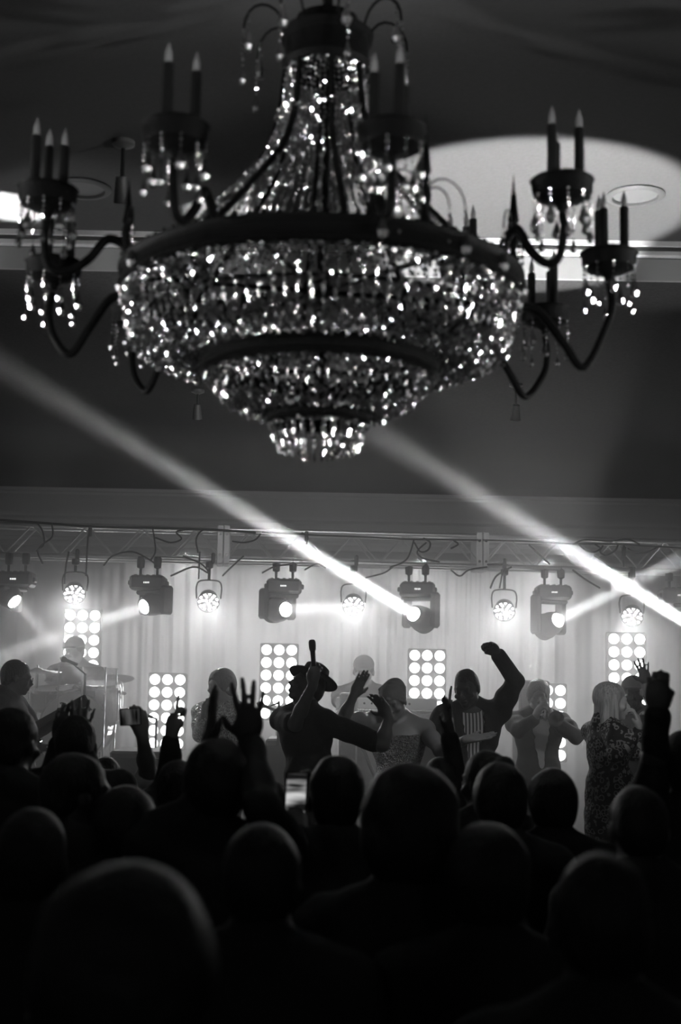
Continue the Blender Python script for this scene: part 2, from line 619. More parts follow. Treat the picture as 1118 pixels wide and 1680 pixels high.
# towers that carry the truss, outside the picture
for xx, sd in ((secs[0][0] - .15, 'left'), (secs[2][1] + .15, 'right')):
    r_ = empty('truss_tower', (xx, TY(xx) + .13, STAGE_Z), label='aluminium tower carrying the %s end of the stage truss' % sd, cat='truss tower')
    b = MB()
    for (i, j) in ((-1, -1), (-1, 1), (1, -1), (1, 1)):
        b.tube([(i * .13, j * .13, .04), (i * .13, j * .13, TZ - STAGE_Z)], .021, 8)
    for k in range(6):
        z = .1 + k * .44
        for (i, j, i2, j2) in ((-1, -1, 1, -1), (1, -1, 1, 1), (1, 1, -1, 1), (-1, 1, -1, -1)):
            b.tube([(i * .13, j * .13, z), (i2 * .13, j2 * .13, z + .4)], .008, 5)
    b.build('mast', M['alu'], r_)
    MB().box((0, 0, .02), (.7, .7, .04), .008).build('base', M['black'], r_)

# cables tied along the truss: each a hanging loop, part of its section
rng = random.Random(11)
cabs = [
    # pixel path of each cable in front of the truss
    [(60, 856), (70, 872), (72, 893), (62, 904), (70, 925)], [(85, 858), (86, 880), (70, 893), (60, 905)],
    [(150, 862), (146, 872), (144, 890), (143, 905), (141, 945)], [(0, 853), (70, 858), (150, 864), (250, 866), (350, 869), (420, 874)],
    [(250, 864), (253, 880), (255, 905), (247, 920)], [(255, 882), (280, 890), (298, 884), (290, 872), (320, 868)],
    [(325, 907), (322, 885), (332, 870), (350, 868)], [(381, 888), (400, 890), (418, 886), (428, 876)],
    [(495, 874), (505, 880), (503, 893)], [(430, 873), (520, 878), (600, 881), (680, 885), (790, 886)],
    [(680, 884), (672, 910), (662, 922), (640, 931)], [(700, 890), (685, 905), (695, 916), (722, 922)],
    [(680, 890), (690, 905), (703, 902), (706, 890), (695, 883)], [(745, 887), (752, 893), (740, 900)],
    [(792, 886), (860, 888), (930, 892), (1010, 893), (1118, 899)], [(868, 894), (880, 905), (903, 926)],
    [(950, 893), (962, 903), (975, 906), (985, 900), (975, 892)], [(1015, 893), (1010, 903), (995, 911), (985, 905), (990, 895)],
    [(1024, 895), (1022, 910), (1024, 930)], [(975, 911), (990, 920), (1005, 932)], [(1030, 900), (1045, 908), (1065, 905), (1080, 897)],
    [(940, 893), (960, 886), (1000, 888), (1030, 885), (1050, 893)],
    [(170, 928), (185, 912), (215, 905), (240, 915), (262, 930)], [(300, 912), (330, 925), (342, 940), (318, 930), (280, 945)],
    [(430, 940), (450, 930), (480, 925)], [(500, 935), (520, 925), (535, 932)], [(600, 948), (630, 940), (645, 930)],
    [(800, 926), (830, 925), (825, 940), (820, 965)], [(740, 935), (755, 945), (770, 935), (800, 930)], [(805, 965), (815, 945), (840, 930)],
    [(400, 912), (375, 935), (365, 945)], [(940, 935), (960, 950), (985, 965)], [(113, 905), (108, 930), (106, 958)], [(328, 905), (326, 950)],
]
for pts in cabs:
    w3 = []
    for (x, y) in pts:
        X0 = P(x, y, 10).x
        w3.append(P(x, y, TY(X0) - .035 - rng.random() * .03))
    path = smooth_path(w3, 5)
    mx = sum(p.x for p in w3) / len(w3)
    ri = 0 if mx < xa else (1 if mx < xb else 2)
    r_ = roots[ri][0]
    inv = (Matrix.Translation(r_.location) @ r_.rotation_euler.to_matrix().to_4x4()).inverted()
    MB().tube([inv @ p for p in path], .0075 if len(pts) < 6 else .011, 6).build('cable', M['cable'], r_)
# bundled cable droppers and pipe clamps
for ri, (px, py) in ((0, (148, 872)), (0, (362 - 235, 910)), (2, (1024, 905)), (1, (585, 920)), (1, (503, 880)), (2, (828, 925)), (0, (350, 916))):
    X0 = P(px, py, 10).x
    q = P(px, py, TY(X0) - .03)
    r_ = roots[ri][0]
    inv = (Matrix.Translation(r_.location) @ r_.rotation_euler.to_matrix().to_4x4()).inverted()
    MB().box(inv @ q, (.03, .05, .09), .008).build('pipe_clamp', M['black'], r_)


# ================================================================== MOVING HEADS
def moving_head(px_base, py_top, h):
    """Hangs from the lower chord: clamps, base box, yoke, head aimed along its beam."""
    lens = h['lens']
    d = (h['aim'] - lens).normalized()
    q = d.to_track_quat('-Z', 'Y')
    # the head pivots behind its lens
    piv = lens - d * .14
    z0 = BZ - .02
    if px_base:
        bx = P(px_base, py_top, TY(piv.x)).x
    else:
        bx = piv.x
    r_ = empty('moving_head_light', (bx, piv.y, z0), label=h['label'], cat='stage light', group='moving head lights under the truss')
    lp = piv - Vector((bx, piv.y, z0))
    cl = MB().tube([(0, 0, .03), (0, 0, .01), (0, 0, .0), (0, 0, -.06), (0, 0, -.07), (0, 0, -.14)], [.03, .034, .034, .03, .011, .011], 8).build('clamp', M['black'], r_, loc=(-.07, 0, 0))
    copy_of(cl, r_, loc=(.07, 0, 0))
    zb = -.13
    b = MB().box((0, 0, zb - .06), (.29, .22, .12), .02)
    b.box((-.15, 0, zb - .06), (.03, .1, .04), .008)
    b.box((.15, 0, zb - .06), (.03, .1, .04), .008)
    for k in range(5):
        b.box((-.1 + k * .05, 0, zb + .002), (.02, .16, .012))
    base = b.build('base_box', M['case'], r_)
    dg = MB()
    for k in range(4):
        dg.box((-.022 + k * .013, -.1115, zb - .06), (.008, .002, .012))
    dg.build('display', M['led_dim'], base)
    # yoke
    xw = q @ Vector((1, 0, 0))
    ya = math.atan2(xw.y, xw.x)
    top = zb - .12
    yk = MB()
    rz = Matrix.Rotation(ya, 3, 'Z')
    yoke_h = max(.12, top - lp.z)
    yk.box(Vector((lp.x * .5, 0, top - .015)), (.3, .12, .04), .015, rz)
    for sx in (-1, 1):
        o = Vector((lp.x, 0, 0)) + rz @ Vector((sx * .135, 0, 0))
        yk.box((o.x, o.y, top - yoke_h / 2 - .02), (.045, .13, yoke_h + .12), .02, rz)
    yk.build('yoke', M['case'], r_)
    hd = MB().lathe([(.001, .13), (.06, .13), (.09, .1), (.105, .03), (.1, -.05), (.085, -.1), (.075, -.135), (.062, -.135), (.058, -.12)], 28)
    for k in range(4):
        hd.lathe([(.1, .02 + k * .02), (.11, .025 + k * .02), (.1, .03 + k * .02)], 28)
    hdo = hd.build('lamp_head', M['case'], r_, loc=lp)
    hdo.rotation_mode = 'QUATERNION'
    hdo.rotation_quaternion = q
    MB().lathe([(.059, -.128), (.04, -.137), (.001, -.14)], 24).build('lens', M['beamlens'], hdo)


hl = ['dark moving head at the far left edge, lens glowing', 'moving head left of the left joint plate, lens pointing left',
      'moving head left of centre with display digits and level beam', 'moving head right of centre throwing the long beam up left',
      'large dark moving head at right throwing a beam up right', 'moving head cut by the right edge throwing the right long beam']
for h, lab, (bx, by) in zip(HEADS, hl, ((30, 935), (245, 935), (467, 938), (685, 945), (908, 955), (1112, 965))):
    h['label'] = lab
    moving_head(bx, by, h)

# ================================================================== PAR CANS
par_l = ['round multi-lamp par light leftmost, above the left lamp panel', 'round par light between left and centre panels',
         'round par light hanging centre between the two moving heads', 'round par light left of the large dark moving head',
         'rightmost round par light above the right lamp panel']
for (px, py), lab in zip(((122, 973), (342, 986), (580, 992), (828, 1001), (1038, 1010)), par_l):
    X0 = P(px, py, 10).x
    p = P(px, py, TY(X0) + .02)
    r_ = empty('par_light', (p.x, p.y, BZ - .02), label=lab, cat='stage light', group='par lights under the truss')
    dz = p.z - (BZ - .02)
    MB().tube([(0, 0, .045), (0, 0, -.045), (0, 0, -.055), (0, 0, dz + .17)], [.032, .032, .012, .012], 8).build('clamp', M['black'], r_)
    bl = MB().tube(smooth_path([(-.1, .02, dz + .02), (-.105, .02, dz + .12), (-.07, .02, dz + .17), (.07, .02, dz + .17), (.105, .02, dz + .12), (.1, .02, dz + .02)], 4), .007, 6)
    bl.build('bail', M['black'], r_)
    rt = Matrix.Rotation(R(-38), 3, 'X')
    rt = Matrix.Rotation(R(52), 3, 'X')      # -z axis swings towards the hall and down
    q = (Vector((-p.x * .1, -1, -.62))).to_track_quat('-Z', 'Y')
    cn = MB().lathe([(.001, .09), (.05, .09), (.075, .06), (.09, .0), (.093, -.03), (.087, -.03), (.085, -.01), (.001, -.01)], 28).build('can', M['case'], r_, loc=(0, 0, dz))
    cn.rotation_mode = 'QUATERNION'
    cn.rotation_quaternion = q
    dots = MB()
    for (rr, nn, a0) in ((.022, 3, .5), (.05, 6, .2), (.074, 11, 0)):
        for k in range(nn):
            a = a0 + 2 * PI * k / nn
            dots.lathe([(.0118, -.012), (.009, -.02), (.0005, -.023)], 8, (rr * math.cos(a), rr * math.sin(a), 0))
    tag(dots.build('led_lamps', M['led'], cn), kind='stuff')

# ================================================================== BLINDER PANELS
pan = [  # x of left column, y of top row, columns' pitch px, depth, label
    (115.5, 1009, 20, 12.2, 'tall panel of white round lamps behind the drummer'),
    (254.4, 1114.6, 20.3, 12.2, 'low panel of white round lamps behind the raised phone'),
    (437.8, 1066, 20.3, 12.2, 'panel of white round lamps left of the raised microphone'),
    (680.9, 1075, 20.2, 12.2, 'panel of white round lamps behind the keyboard, right of the capped keyboardist'),
    (1007.7, 1048, 20.9, 11.9, 'tall panel of white round lamps behind the blonde woman'),
    (878, 1132, 20.6, 12.0, 'lamp panel mostly hidden by the trumpeter'),
]
ll = MB().lathe([(.0465, -.0), (.042, .012), (.028, .022), (.0005, .026)], 24, M3=Matrix.Rotation(R(90), 3, 'X')).build('lamp_lens', M['lamp'])
rg = MB().lathe([(.0475, 0), (.050, .008), (.056, .008), (.0575, 0)], 24, M3=Matrix.Rotation(R(90), 3, 'X')).build('lamp_ring', M['case'])
first = True
for (px, py, pp, Y, lab) in pan:
    p = P(px, py, Y)
    pitch = pp * Y * 1.01 / 2150
    rows = 6
    r_ = empty('blinder_panel', (p.x + pitch, Y, STAGE_Z), label=lab, cat='lamp panel', group='white blinder panels behind the band')
    zt = p.z - STAGE_Z
    zb_ = zt - pitch * (rows - 1)
    zc = (zt + zb_) / 2
    MB().box((0, .045, zc), (pitch * 3 + .008, .08, pitch * rows + .008), .012).build('casing', M['case'], r_)
    for i in range(3):
        for j in range(rows):
            loc = (pitch * (i - 1), 0, zt - pitch * j)
            if first:
                first = False
                ll.parent = r_
                ll.location = loc
                rg.parent = r_
                rg.location = loc
                s0 = pitch / .1165
            else:
                a = copy_of(ll, r_, loc=loc)
                copy_of(rg, r_, loc=loc)
    zz = zb_ - .06
    MB().tube([(0, .05, .03), (0, .05, zz)], .018, 10).build('pole', M['black'], r_)
    MB().box((0, .05, .015), (.45, .4, .03), .008).build('base_plate', M['black'], r_)

# ------------------------------------------------------------------ haze filling the hall
hz = MB().box(((XL + XR) / 2, (YB + YF) / 2, 1.95), (XR - XL - .02, YF - YB - .02, 3.86)).build('haze', None or bpy.data.materials.new('haze_air'), smooth=False)
tag(hz, 'thin theatrical haze filling the hall', 'haze', kind='stuff')
_m = hz.data.materials[0]
_m.use_nodes = True
_nt = _m.node_tree
_nt.nodes.clear()
_o = _nt.nodes.new('ShaderNodeOutputMaterial')
_v = _nt.nodes.new('ShaderNodeVolumeScatter')
_v.inputs['Anisotropy'].default_value = .3
# the fog machines stand on the stage: thick there, thinning out over the crowd
_tc = _nt.nodes.new('ShaderNodeTexCoord')
_sx = _nt.nodes.new('ShaderNodeSeparateXYZ')
_mr = _nt.nodes.new('ShaderNodeMapRange')
_mr.inputs['From Min'].default_value = 0
_mr.inputs['From Max'].default_value = 14
_fc = _nt.nodes.new('ShaderNodeFloatCurve')
_cv = _fc.mapping.curves[0]
for _y, _d in ((4.5, .004), (6.8, .03), (8.6, .06), (9.6, .16), (10.6, .32)):
    _cv.points.new(_y / 14, _d)
_cv.points[0].location = (0, .003)
_cv.points[-1].location = (1, .34)
_fc.mapping.update()
_nt.links.new(_tc.outputs['Object'], _sx.inputs[0])
_nt.links.new(_sx.outputs[1], _mr.inputs['Value'])
_nt.links.new(_mr.outputs[0], _fc.inputs['Value'])
# it stays low: thinner above the truss
_mz = _nt.nodes.new('ShaderNodeMapRange')
_mz.interpolation_type = 'SMOOTHSTEP'
_mz.inputs['From Min'].default_value = 2.5
_mz.inputs['From Max'].default_value = 3.8
_mz.inputs['To Min'].default_value = 1
_mz.inputs['To Max'].default_value = .22
_ml = _nt.nodes.new('ShaderNodeMath')
_ml.operation = 'MULTIPLY'
_nt.links.new(_sx.outputs[2], _mz.inputs['Value'])
_nt.links.new(_fc.outputs[0], _ml.inputs[0])
_nt.links.new(_mz.outputs[0], _ml.inputs[1])
_nt.links.new(_ml.outputs[0], _v.inputs['Density'])
_nt.links.new(_v.outputs[0], _o.inputs['Volume'])


# ================================================================== CHANDELIER
CY = 3.60
C0 = P(528, 468, CY)
CX = C0.x


def axz(py):
    """Height on the chandelier's axis that is seen at picture row py."""
    lo, hi = 1.0, 6.0
    for _ in range(40):
        mz = (lo + hi) / 2
        q = MROT.transposed() @ (Vector((CX, CY, mz)) - CAM)
        y = 840 - F_PX * q.y / -q.z
        if y > py:
            lo = mz
        else:
            hi = mz
    return lo


ch = empty('chandelier', (CX, CY, 0), 0, label='huge dark bronze crystal chandelier with candle arms hanging over the crowd', cat='chandelier')
Z1, Z2, Z3 = axz(479), axz(606), axz(687)
R1, R2, R3 = .55, .305, .126
K = .8
rc = .124
ZC0, ZC1 = axz(110), axz(60)


def ring(name, r, z, h, t=.02, n=96, crest=0):
    b = MB().lathe([(r - t, z - h / 2), (r, z - h / 2), (r + t * .7, z - h * .35), (r + t * .3, z - h * .2), (r + t * .3, z + h * .2),
                    (r + t * .9, z + h * .35), (r + t, z + h / 2), (r - t, z + h / 2), (r - t, z - h / 2)], n)
    if crest:
        for k in range(crest):
            a = 2 * PI * k / crest
            o = Vector((math.cos(a) * r, math.sin(a) * r, z + h / 2))
            b.lathe([(.0005, .018), (.006, .012), (.01, 0), (.006, -.004)], 6, o)
    return b.build(name, M['bronze'], ch)


ring('upper_ring', R1, Z1, .062, .02, 120, 90)
ring('middle_ring', R2 + .02, Z2 + .0, .052, .018, 80, 40)
ring('lower_ring', R3 + .012, Z3 + .002, .036, .014, 48)
H12, H23 = Z1 - Z2, Z2 - Z3
ring('hoop', R1 - .022, Z1 - .5 * H12, .011, .005, 96)
ring('hoop', R2 - .03, Z2 - .5 * H23, .01, .004, 72)
# spokes of the frame inside the big ring
for k in range(6):
    a = 2 * PI * k / 6 + .2
    MB().tube([(math.cos(a) * .04, math.sin(a) * .04, Z1), (math.cos(a) * R1, math.sin(a) * R1, Z1)], .008, 6).build('frame_spoke', M['bronze'], ch)
# stem, crown drum, canopy chain up to the ceiling
MB().lathe([(.001, Z3), (.016, Z3), (.014, Z2), (.024, Z2 + .04), (.013, Z2 + .08), (.013, Z1 - .08), (.032, Z1 - .04), (.036, Z1), (.016, Z1 + .05), (.015, ZC0), (.001, ZC0)], 20).build('central_stem', M['bronze'], ch)
MB().lathe([(.001, ZC0 + .01), (rc - .02, ZC0 + .01), (rc - .01, ZC0 - .02), (rc, ZC0 - .02), (rc + .008, ZC0), (rc - .004, ZC0 + .02), (rc - .002, ZC1 - .025), (rc + .008, ZC1 - .018),
            (rc + .012, ZC1), (rc - .03, ZC1 + .03), (.09, ZC1 + .05), (.03, ZC1 + .06), (.02, ZC1 + .09), (.001, ZC1 + .09)], 48).build('crown_drum', M['bronze'], ch)
MB().lathe([(.001, ZC1 + .06), (.015, ZC1 + .06), (.015, ZU - .04), (.03, ZU - .03), (.06, ZU - .004), (.06, ZU), (.001, ZU)], 16).build('hanging_rod', M['bronze'], ch)


BR = random.Random(99)


def bead(b, c, rx, rz, n=4, rot=0.0):
    """Faceted crystal bead: two pyramids on an n-sided girdle, tipped a little at random."""
    tx, ty = BR.uniform(-.35, .35), BR.uniform(-.35, .35)
    if rz > rx * 2:
        tx, ty = tx * .3, ty * .3
    pts = [(0, 0, rz)]
    for k in range(n):
        a = rot + 2 * PI * k / n
        pts.append((rx * math.cos(a), rx * math.sin(a), .15 * rz))
    pts.append((0, 0, -rz))
    fs = []
    for k in range(n):
        fs.append((0, 1 + k, 1 + (k + 1) % n))
        fs.append((n + 1, 1 + (k + 1) % n, 1 + k))
    b.add([(c[0] + p[0] + tx * p[2], c[1] + p[1] + ty * p[2], c[2] + p[2] - tx * p[0] - ty * p[1]) for p in pts], fs)


def strand(prof, spacing=.0175, rad=.0078, longs=(), seed=0, wob=0):
    """Bead strand along a (radius, z) profile in the x-z plane."""
    rg_ = random.Random(seed)
    path = smooth_path([(r, 0, z) for r, z in prof], 12)
    b = MB().tube(path[::3] + [path[-1]], .0011, 3)
    L = [0]
    for i in range(1, len(path)):
        L.append(L[-1] + (path[i] - path[i - 1]).length)
    s = spacing * rg_.random()
    tot = L[-1]
    i = 0
    while s < tot:
        while i < len(L) - 2 and L[i + 1] < s:
            i += 1
        t_ = (s - L[i]) / max(1e-6, L[i + 1] - L[i])
        p = path[i].lerp(path[i + 1], t_)
        fr = s / tot
        p = p + Vector((rg_.uniform(-wob, wob), rg_.uniform(-wob, wob), 0))
        lg = any(a <= fr <= c_ for a, c_ in longs)
        if lg:
            bead(b, p, rad * 1.0, rad * 3.0, 6, rg_.random())
            s += spacing * 2.4
        else:
            bead(b, p, rad * (.85 + .3 * rg_.random()), rad * (.9 + .3 * rg_.random()), 5, rg_.random() * 2)
            s += spacing
    return b


def ring_of(name, prof, n, a0=0, variants=3, **k):
    protos = []
    for v_ in range(variants):
        protos.append(strand(prof, seed=v_ * 7 + n, **k).build(name, M['crystal'], ch, smooth=False))
    for i in range(n):
        a = a0 + 2 * PI * i / n
        if i < variants:
            protos[i].rotation_euler = (0, 0, a)
        else:
            copy_of(protos[i % variants], ch, rot=(0, 0, a))


zc = [axz(y) for y in (120, 200, 270, 340, 420)]
cone = [(.114, zc[0]), (.132, zc[1]), (.18, zc[2]), (.285, zc[3]), (.49, Z1 + .03)]
ring_of('bead_strand', cone, 56, spacing=.0165, rad=.0062, longs=((.42, .5),), wob=.004)
# dark straps that carry the ring, between the strands
for k in range(8):
    a = 2 * PI * k / 8 + .14
    MB().tube([((r + .004) * math.cos(a), (r + .004) * math.sin(a), z) for (r, z) in [(q.x, q.z) for q in smooth_path([(r, 0, z) for r, z in cone], 5)]], .0095, 6).build('strap', M['bronze'], ch)
b1 = [(R1 - .004, Z1 - .036), (R1 - .002, Z1 - .4 * H12), (R1 - .03, Z1 - .78 * H12), (R1 - .12, Z2 + .012), (R2 + .045, Z2 + .028)]
b2 = [(R2 + .006, Z2 - .024), (R2 - .008, Z2 - .35 * H23), (R2 - .05, Z2 - .7 * H23), (R3 + .06, Z3 + .014), (R3 + .03, Z3 + .02)]
ring_of('bead_strand', b1, 106, spacing=.0152, rad=.0064, longs=((.34, .46),), wob=.006)
ring_of('bead_strand', b2, 64, spacing=.0145, rad=.0062, longs=((.2, .4),), wob=.005)
ring_of('bead_strand', [(R3, Z3 - .016), (R3 - .003, Z3 - .06), (R3 - .03, Z3 - .1)], 30, spacing=.014, rad=.0064, longs=((.3, .75),))
ring_of('bead_strand', [(R3 * .6, Z3 - .016), (R3 * .55, Z3 - .08), (R3 * .3, Z3 - .115)], 14, spacing=.014, rad=.0068, longs=((.4, .75),))

# rows of beads wrapped round the rims (too small to pick apart)
bb = MB()
rg_ = random.Random(5)
for (r, z, n) in ((R1 + .008, Z1 - .04, 200), (R1 + .004, Z1 - .06, 190), (R2 + .012, Z2 - .034, 116), (R2, Z2 - .05, 110), (R3 + .01, Z3 - .022, 50),
                  (.139, axz(195), 56), (.142, axz(201), 56), (.118, ZC0 - .024, 46), (R1 - .022, Z1 - .52 * H12, 170), (R2 - .026, Z2 - .5 * H23, 100)):
    for k in range(n):
        if rg_.random() < .12:
            continue
        a = 2 * PI * (k + rg_.random() * .5) / n
        bead(bb, (r * math.cos(a), r * math.sin(a), z + rg_.uniform(-.004, .004)), .0072, .0078, 5, rg_.random())
tag(bb.build('rim_beads', M['crystal'], ch, smooth=False), kind='stuff')
# the dense net of beads under the basket
bb = MB()
for (prof, nrow, dens) in ((b1[2:], 11, 62), (b2[2:], 8, 56), (b1[:3], 7, 34), (b2[:3], 5, 34)):
    path = smooth_path([(r, 0, z) for r, z in prof], 6)
    for i in range(nrow):
        p = path[int(i * (len(path) - 1) / (nrow - 1))]
        n = int(2 * PI * p.x * dens)
        for k in range(n):
            a = 2 * PI * (k + .8 * rg_.random()) / n
            r = p.x + rg_.uniform(-.012, .012)
            bead(bb, (r * math.cos(a), r * math.sin(a), p.z + rg_.uniform(-.012, .012)), .0066, .0072, 5, rg_.random())
tag(bb.build('net_beads', M['crystal'], ch, smooth=False), kind='stuff')


def drop_mb(L=.05, w_=.012, n=8):
    b = MB()
    b.lathe([(.0004, .012), (.0035, .006), (.0005, 0)], 6)
    b.lathe([(.0004, 0), (w_ * .45, -.35 * L), (w_, -.72 * L), (w_ * .7, -.92 * L), (.0004, -L)], n)
    return b


def string_drop(nb, L, w_):
    """A few beads on a wire ending in a pear drop, hanging from z=0."""
    b = MB()
    z = -.008
    for _ in range(nb):
        bead(b, (0, 0, z), .006, .008, 5, .3)
        z -= .017
    q = drop_mb(L, w_)
    b.add([(x, y, zz + z - .006) for (x, y, zz) in q.v], q.f)
    return b


dropA = string_drop(2, .075, .017).build('crystal_drop', M['crystal'], smooth=False)
dropB = string_drop(6, .055, .012).build('crystal_drop', M['crystal'], smooth=False)
used = {'A': False, 'B': False}
cups = [  # tier, px, py of the cup's middle, depth, turn of the candles
    ('upper', 78, 333, 3.44, .6), ('upper', 288, 233, 2.99, 2.2), ('upper', 643, 238, 2.92, .1), ('upper', 923, 320, 3.28, .2),
    ('lower', 88, 452, 3.62, 1.2), ('lower', 1000, 437, 3.66, 2.0), ('lower', 895, 527, 4.12, .4), ('lower', 222, 530, 4.14, 1.0),
    ('lower', 640, 560, 4.36, .4), ('lower', 420, 560, 4.36, 1.4), ('upper', 760, 450, 4.22, .3), ('upper', 310, 450, 4.22, 1.8),
]
CS = .8   # cup and candle size
cup_prof = [(.001, -.055), (.014, -.055), (.018, -.04), (.03, -.03), (.06, -.022), (.09, -.008), (.098, .012), (.099, .038), (.105, .046), (.098, .052), (.092, .03), (.06, .008), (.001, .004)]
cup0 = None
for (tier, px, py, Y, tw) in cups:
    p = P(px, py, Y) - Vector((CX, CY, 0))
    ang = math.atan2(p.y, p.x)
    rad = math.hypot(p.x, p.y)
    if cup0 is None:
        cup0 = MB().lathe(cup_prof, 32).build('candle_cup', M['bronze'], ch)
        cup = cup0
        cand_m = MB().lathe([(.001, .0), (.022, .0), (.022, .012), (.0165, .016), (.0165, .205), (.0145, .21), (.001, .21)], 16).build('candle', M['candle'], cup)
        bulb_m = MB().lathe([(.001, .208), (.008, .21), (.0115, .225), (.010, .242), (.004, .262), (.0006, .275)], 12).build('bulb', M['bulb'], cup)
        c_, b_ = cand_m, bulb_m
    else:
        cup = copy_of(cup0, ch)
        c_, b_ = None, None
    cup.location = p
    cup.rotation_euler = (0, 0, ang)
    cup.scale = (CS, CS, CS)
    for k in range(3):
        a = tw + k * 2 * PI / 3
        l_ = (.055 * math.cos(a), .055 * math.sin(a), .012)
        zs = Vector((1, 1, 1 - .12 * (k == 1)))
        if c_ is not None and k == 0:
            cc, bq = c_, b_
        else:
            cc = copy_of(cand_m, cup)
            bq = copy_of(bulb_m, cup)
        cc.location = l_
        bq.location = (l_[0], l_[1], l_[2] - (.024 if k == 1 else 0))
        cc.scale = (1, 1, .885 if k == 1 else 1)
    nd = 10
    for k in range(nd):
        a = 2 * PI * k / nd + .2
        kind = 'A' if k % 2 else 'B'
        src = dropA if kind == 'A' else dropB
        if not used[kind]:
            used[kind] = True
            d_ = src
            d_.parent = cup
        else:
            d_ = copy_of(src, cup)
        d_.location = (.09 * math.cos(a), .09 * math.sin(a), 0)
    # S-shaped arm from the ring out to the cup
    ux, uy = math.cos(ang), math.sin(ang)
    zr = Z1 + (.05 if tier == 'upper' else -.09)
    r0 = R1 - .02
    zc_ = p.z - .05
    dr = rad - r0
    if tier == 'upper':
        pr = [(r0, zr - .03), (r0 + .02, zr + .03), (r0 + dr * .3, zr + .05), (r0 + dr * .5, zr - .01), (r0 + dr * .75, min(zr - .05, zc_ - .1)), (rad - .01, min(zr - .04, zc_ - .1)), (rad + .004, zc_ - .05), (rad, zc_)]
        if rad - r0 < .16:
            pr = [(r0 - .06, zr - .03), (r0 - .02, zr + .06), (r0 + dr * .5, zr + .04), (rad - .04, min(zc_ - .1, zr + .05)), (rad, zc_ - .08), (rad, zc_)]
    else:
        pr = [(r0, zr), (r0 + .03, zr + .06), (r0 + dr * .3, zr + .06), (r0 + dr * .55, zr - .03), (r0 + dr * .75, min(zc_ - .12, zr - .1)), (rad - .01, zc_ - .13), (rad + .008, zc_ - .06), (rad, zc_)]
    pth = smooth_path([(r * ux, r * uy, z) for r, z in pr], 6)
    nn = len(pth)
    MB().tube(pth, [.014 - .004 * i / nn for i in range(nn)], 10).build('arm', M['bronze'], ch)
# spires standing on the ring, with little scroll arms and strings of drops
spx = [(703, 380, 190, 3.1), (833, 420, 265, 3.42), (215, 420, 280, 3.45), (275, 450, 290, 4.0), (800, 450, 330, 4.0)]
for (px, yb, yt, Y) in spx:
    p = P(px, yb, Y) - Vector((CX, CY, 0))
    ang = math.atan2(p.y, p.x)
    H = P(px, yt, Y).z - P(px, yb, Y).z
    o = (R1 * math.cos(ang), R1 * math.sin(ang), Z1 + .02)
    sp = MB().lathe([(.001, 0), (.018, 0), (.012, .03), (.008, .05), (.014, .07), (.017, .09), (.008, .12), (.007, .2 * H + .08), (.014, .42 * H), (.009, .46 * H), (.016, .5 * H), (.012, .6 * H), (.004, .85 * H), (.0005, H)], 12, o).build('spire', M['bronze'], ch)
    for sgn in (-1, 1):
        for rr_ in (.06, .036):
            tx, ty = -math.sin(ang) * sgn, math.cos(ang) * sgn
            pts = []
            for k in range(9):
                a = PI * k / 8
                u = rr_ * (1 - math.cos(a))
                pts.append((o[0] + tx * u, o[1] + ty * u, o[2] + .075 + rr_ * 1.1 * math.sin(a)))
            MB().tube(pts, .0028, 6).build('scroll', M['bronze'], sp)
            d_ = copy_of(dropA if rr_ > .05 else dropB, sp)
            d_.location = pts[-1]
            d_.rotation_euler = (0, 0, 0)
# scroll arms of the crown with hanging strings
for k in range(8):
    a = 2 * PI * k / 8 + .25
    pts = []
    for i in range(10):
        t_ = PI * i / 9
        u = .06 * (1 - math.cos(t_))
        pts.append(((rc + u) * math.cos(a), (rc + u) * math.sin(a), ZC1 - .01 + .08 * math.sin(t_)))
    ar = MB().tube(pts, .004, 6).build('crown_scroll', M['bronze'], ch)
    for (i, nm) in ((-1, dropB), (-3, dropA)):
        d_ = copy_of(nm, ar)
        d_.location = pts[i]
        d_.rotation_euler = (0, 0, 0)


# ================================================================== PEOPLE: one continuous surface per body from blended volumes
def V(*a):
    return np.array(a, dtype=np.float64)


def nrm(v):
    n = np.linalg.norm(v)
    return v / n if n > 1e-9 else v


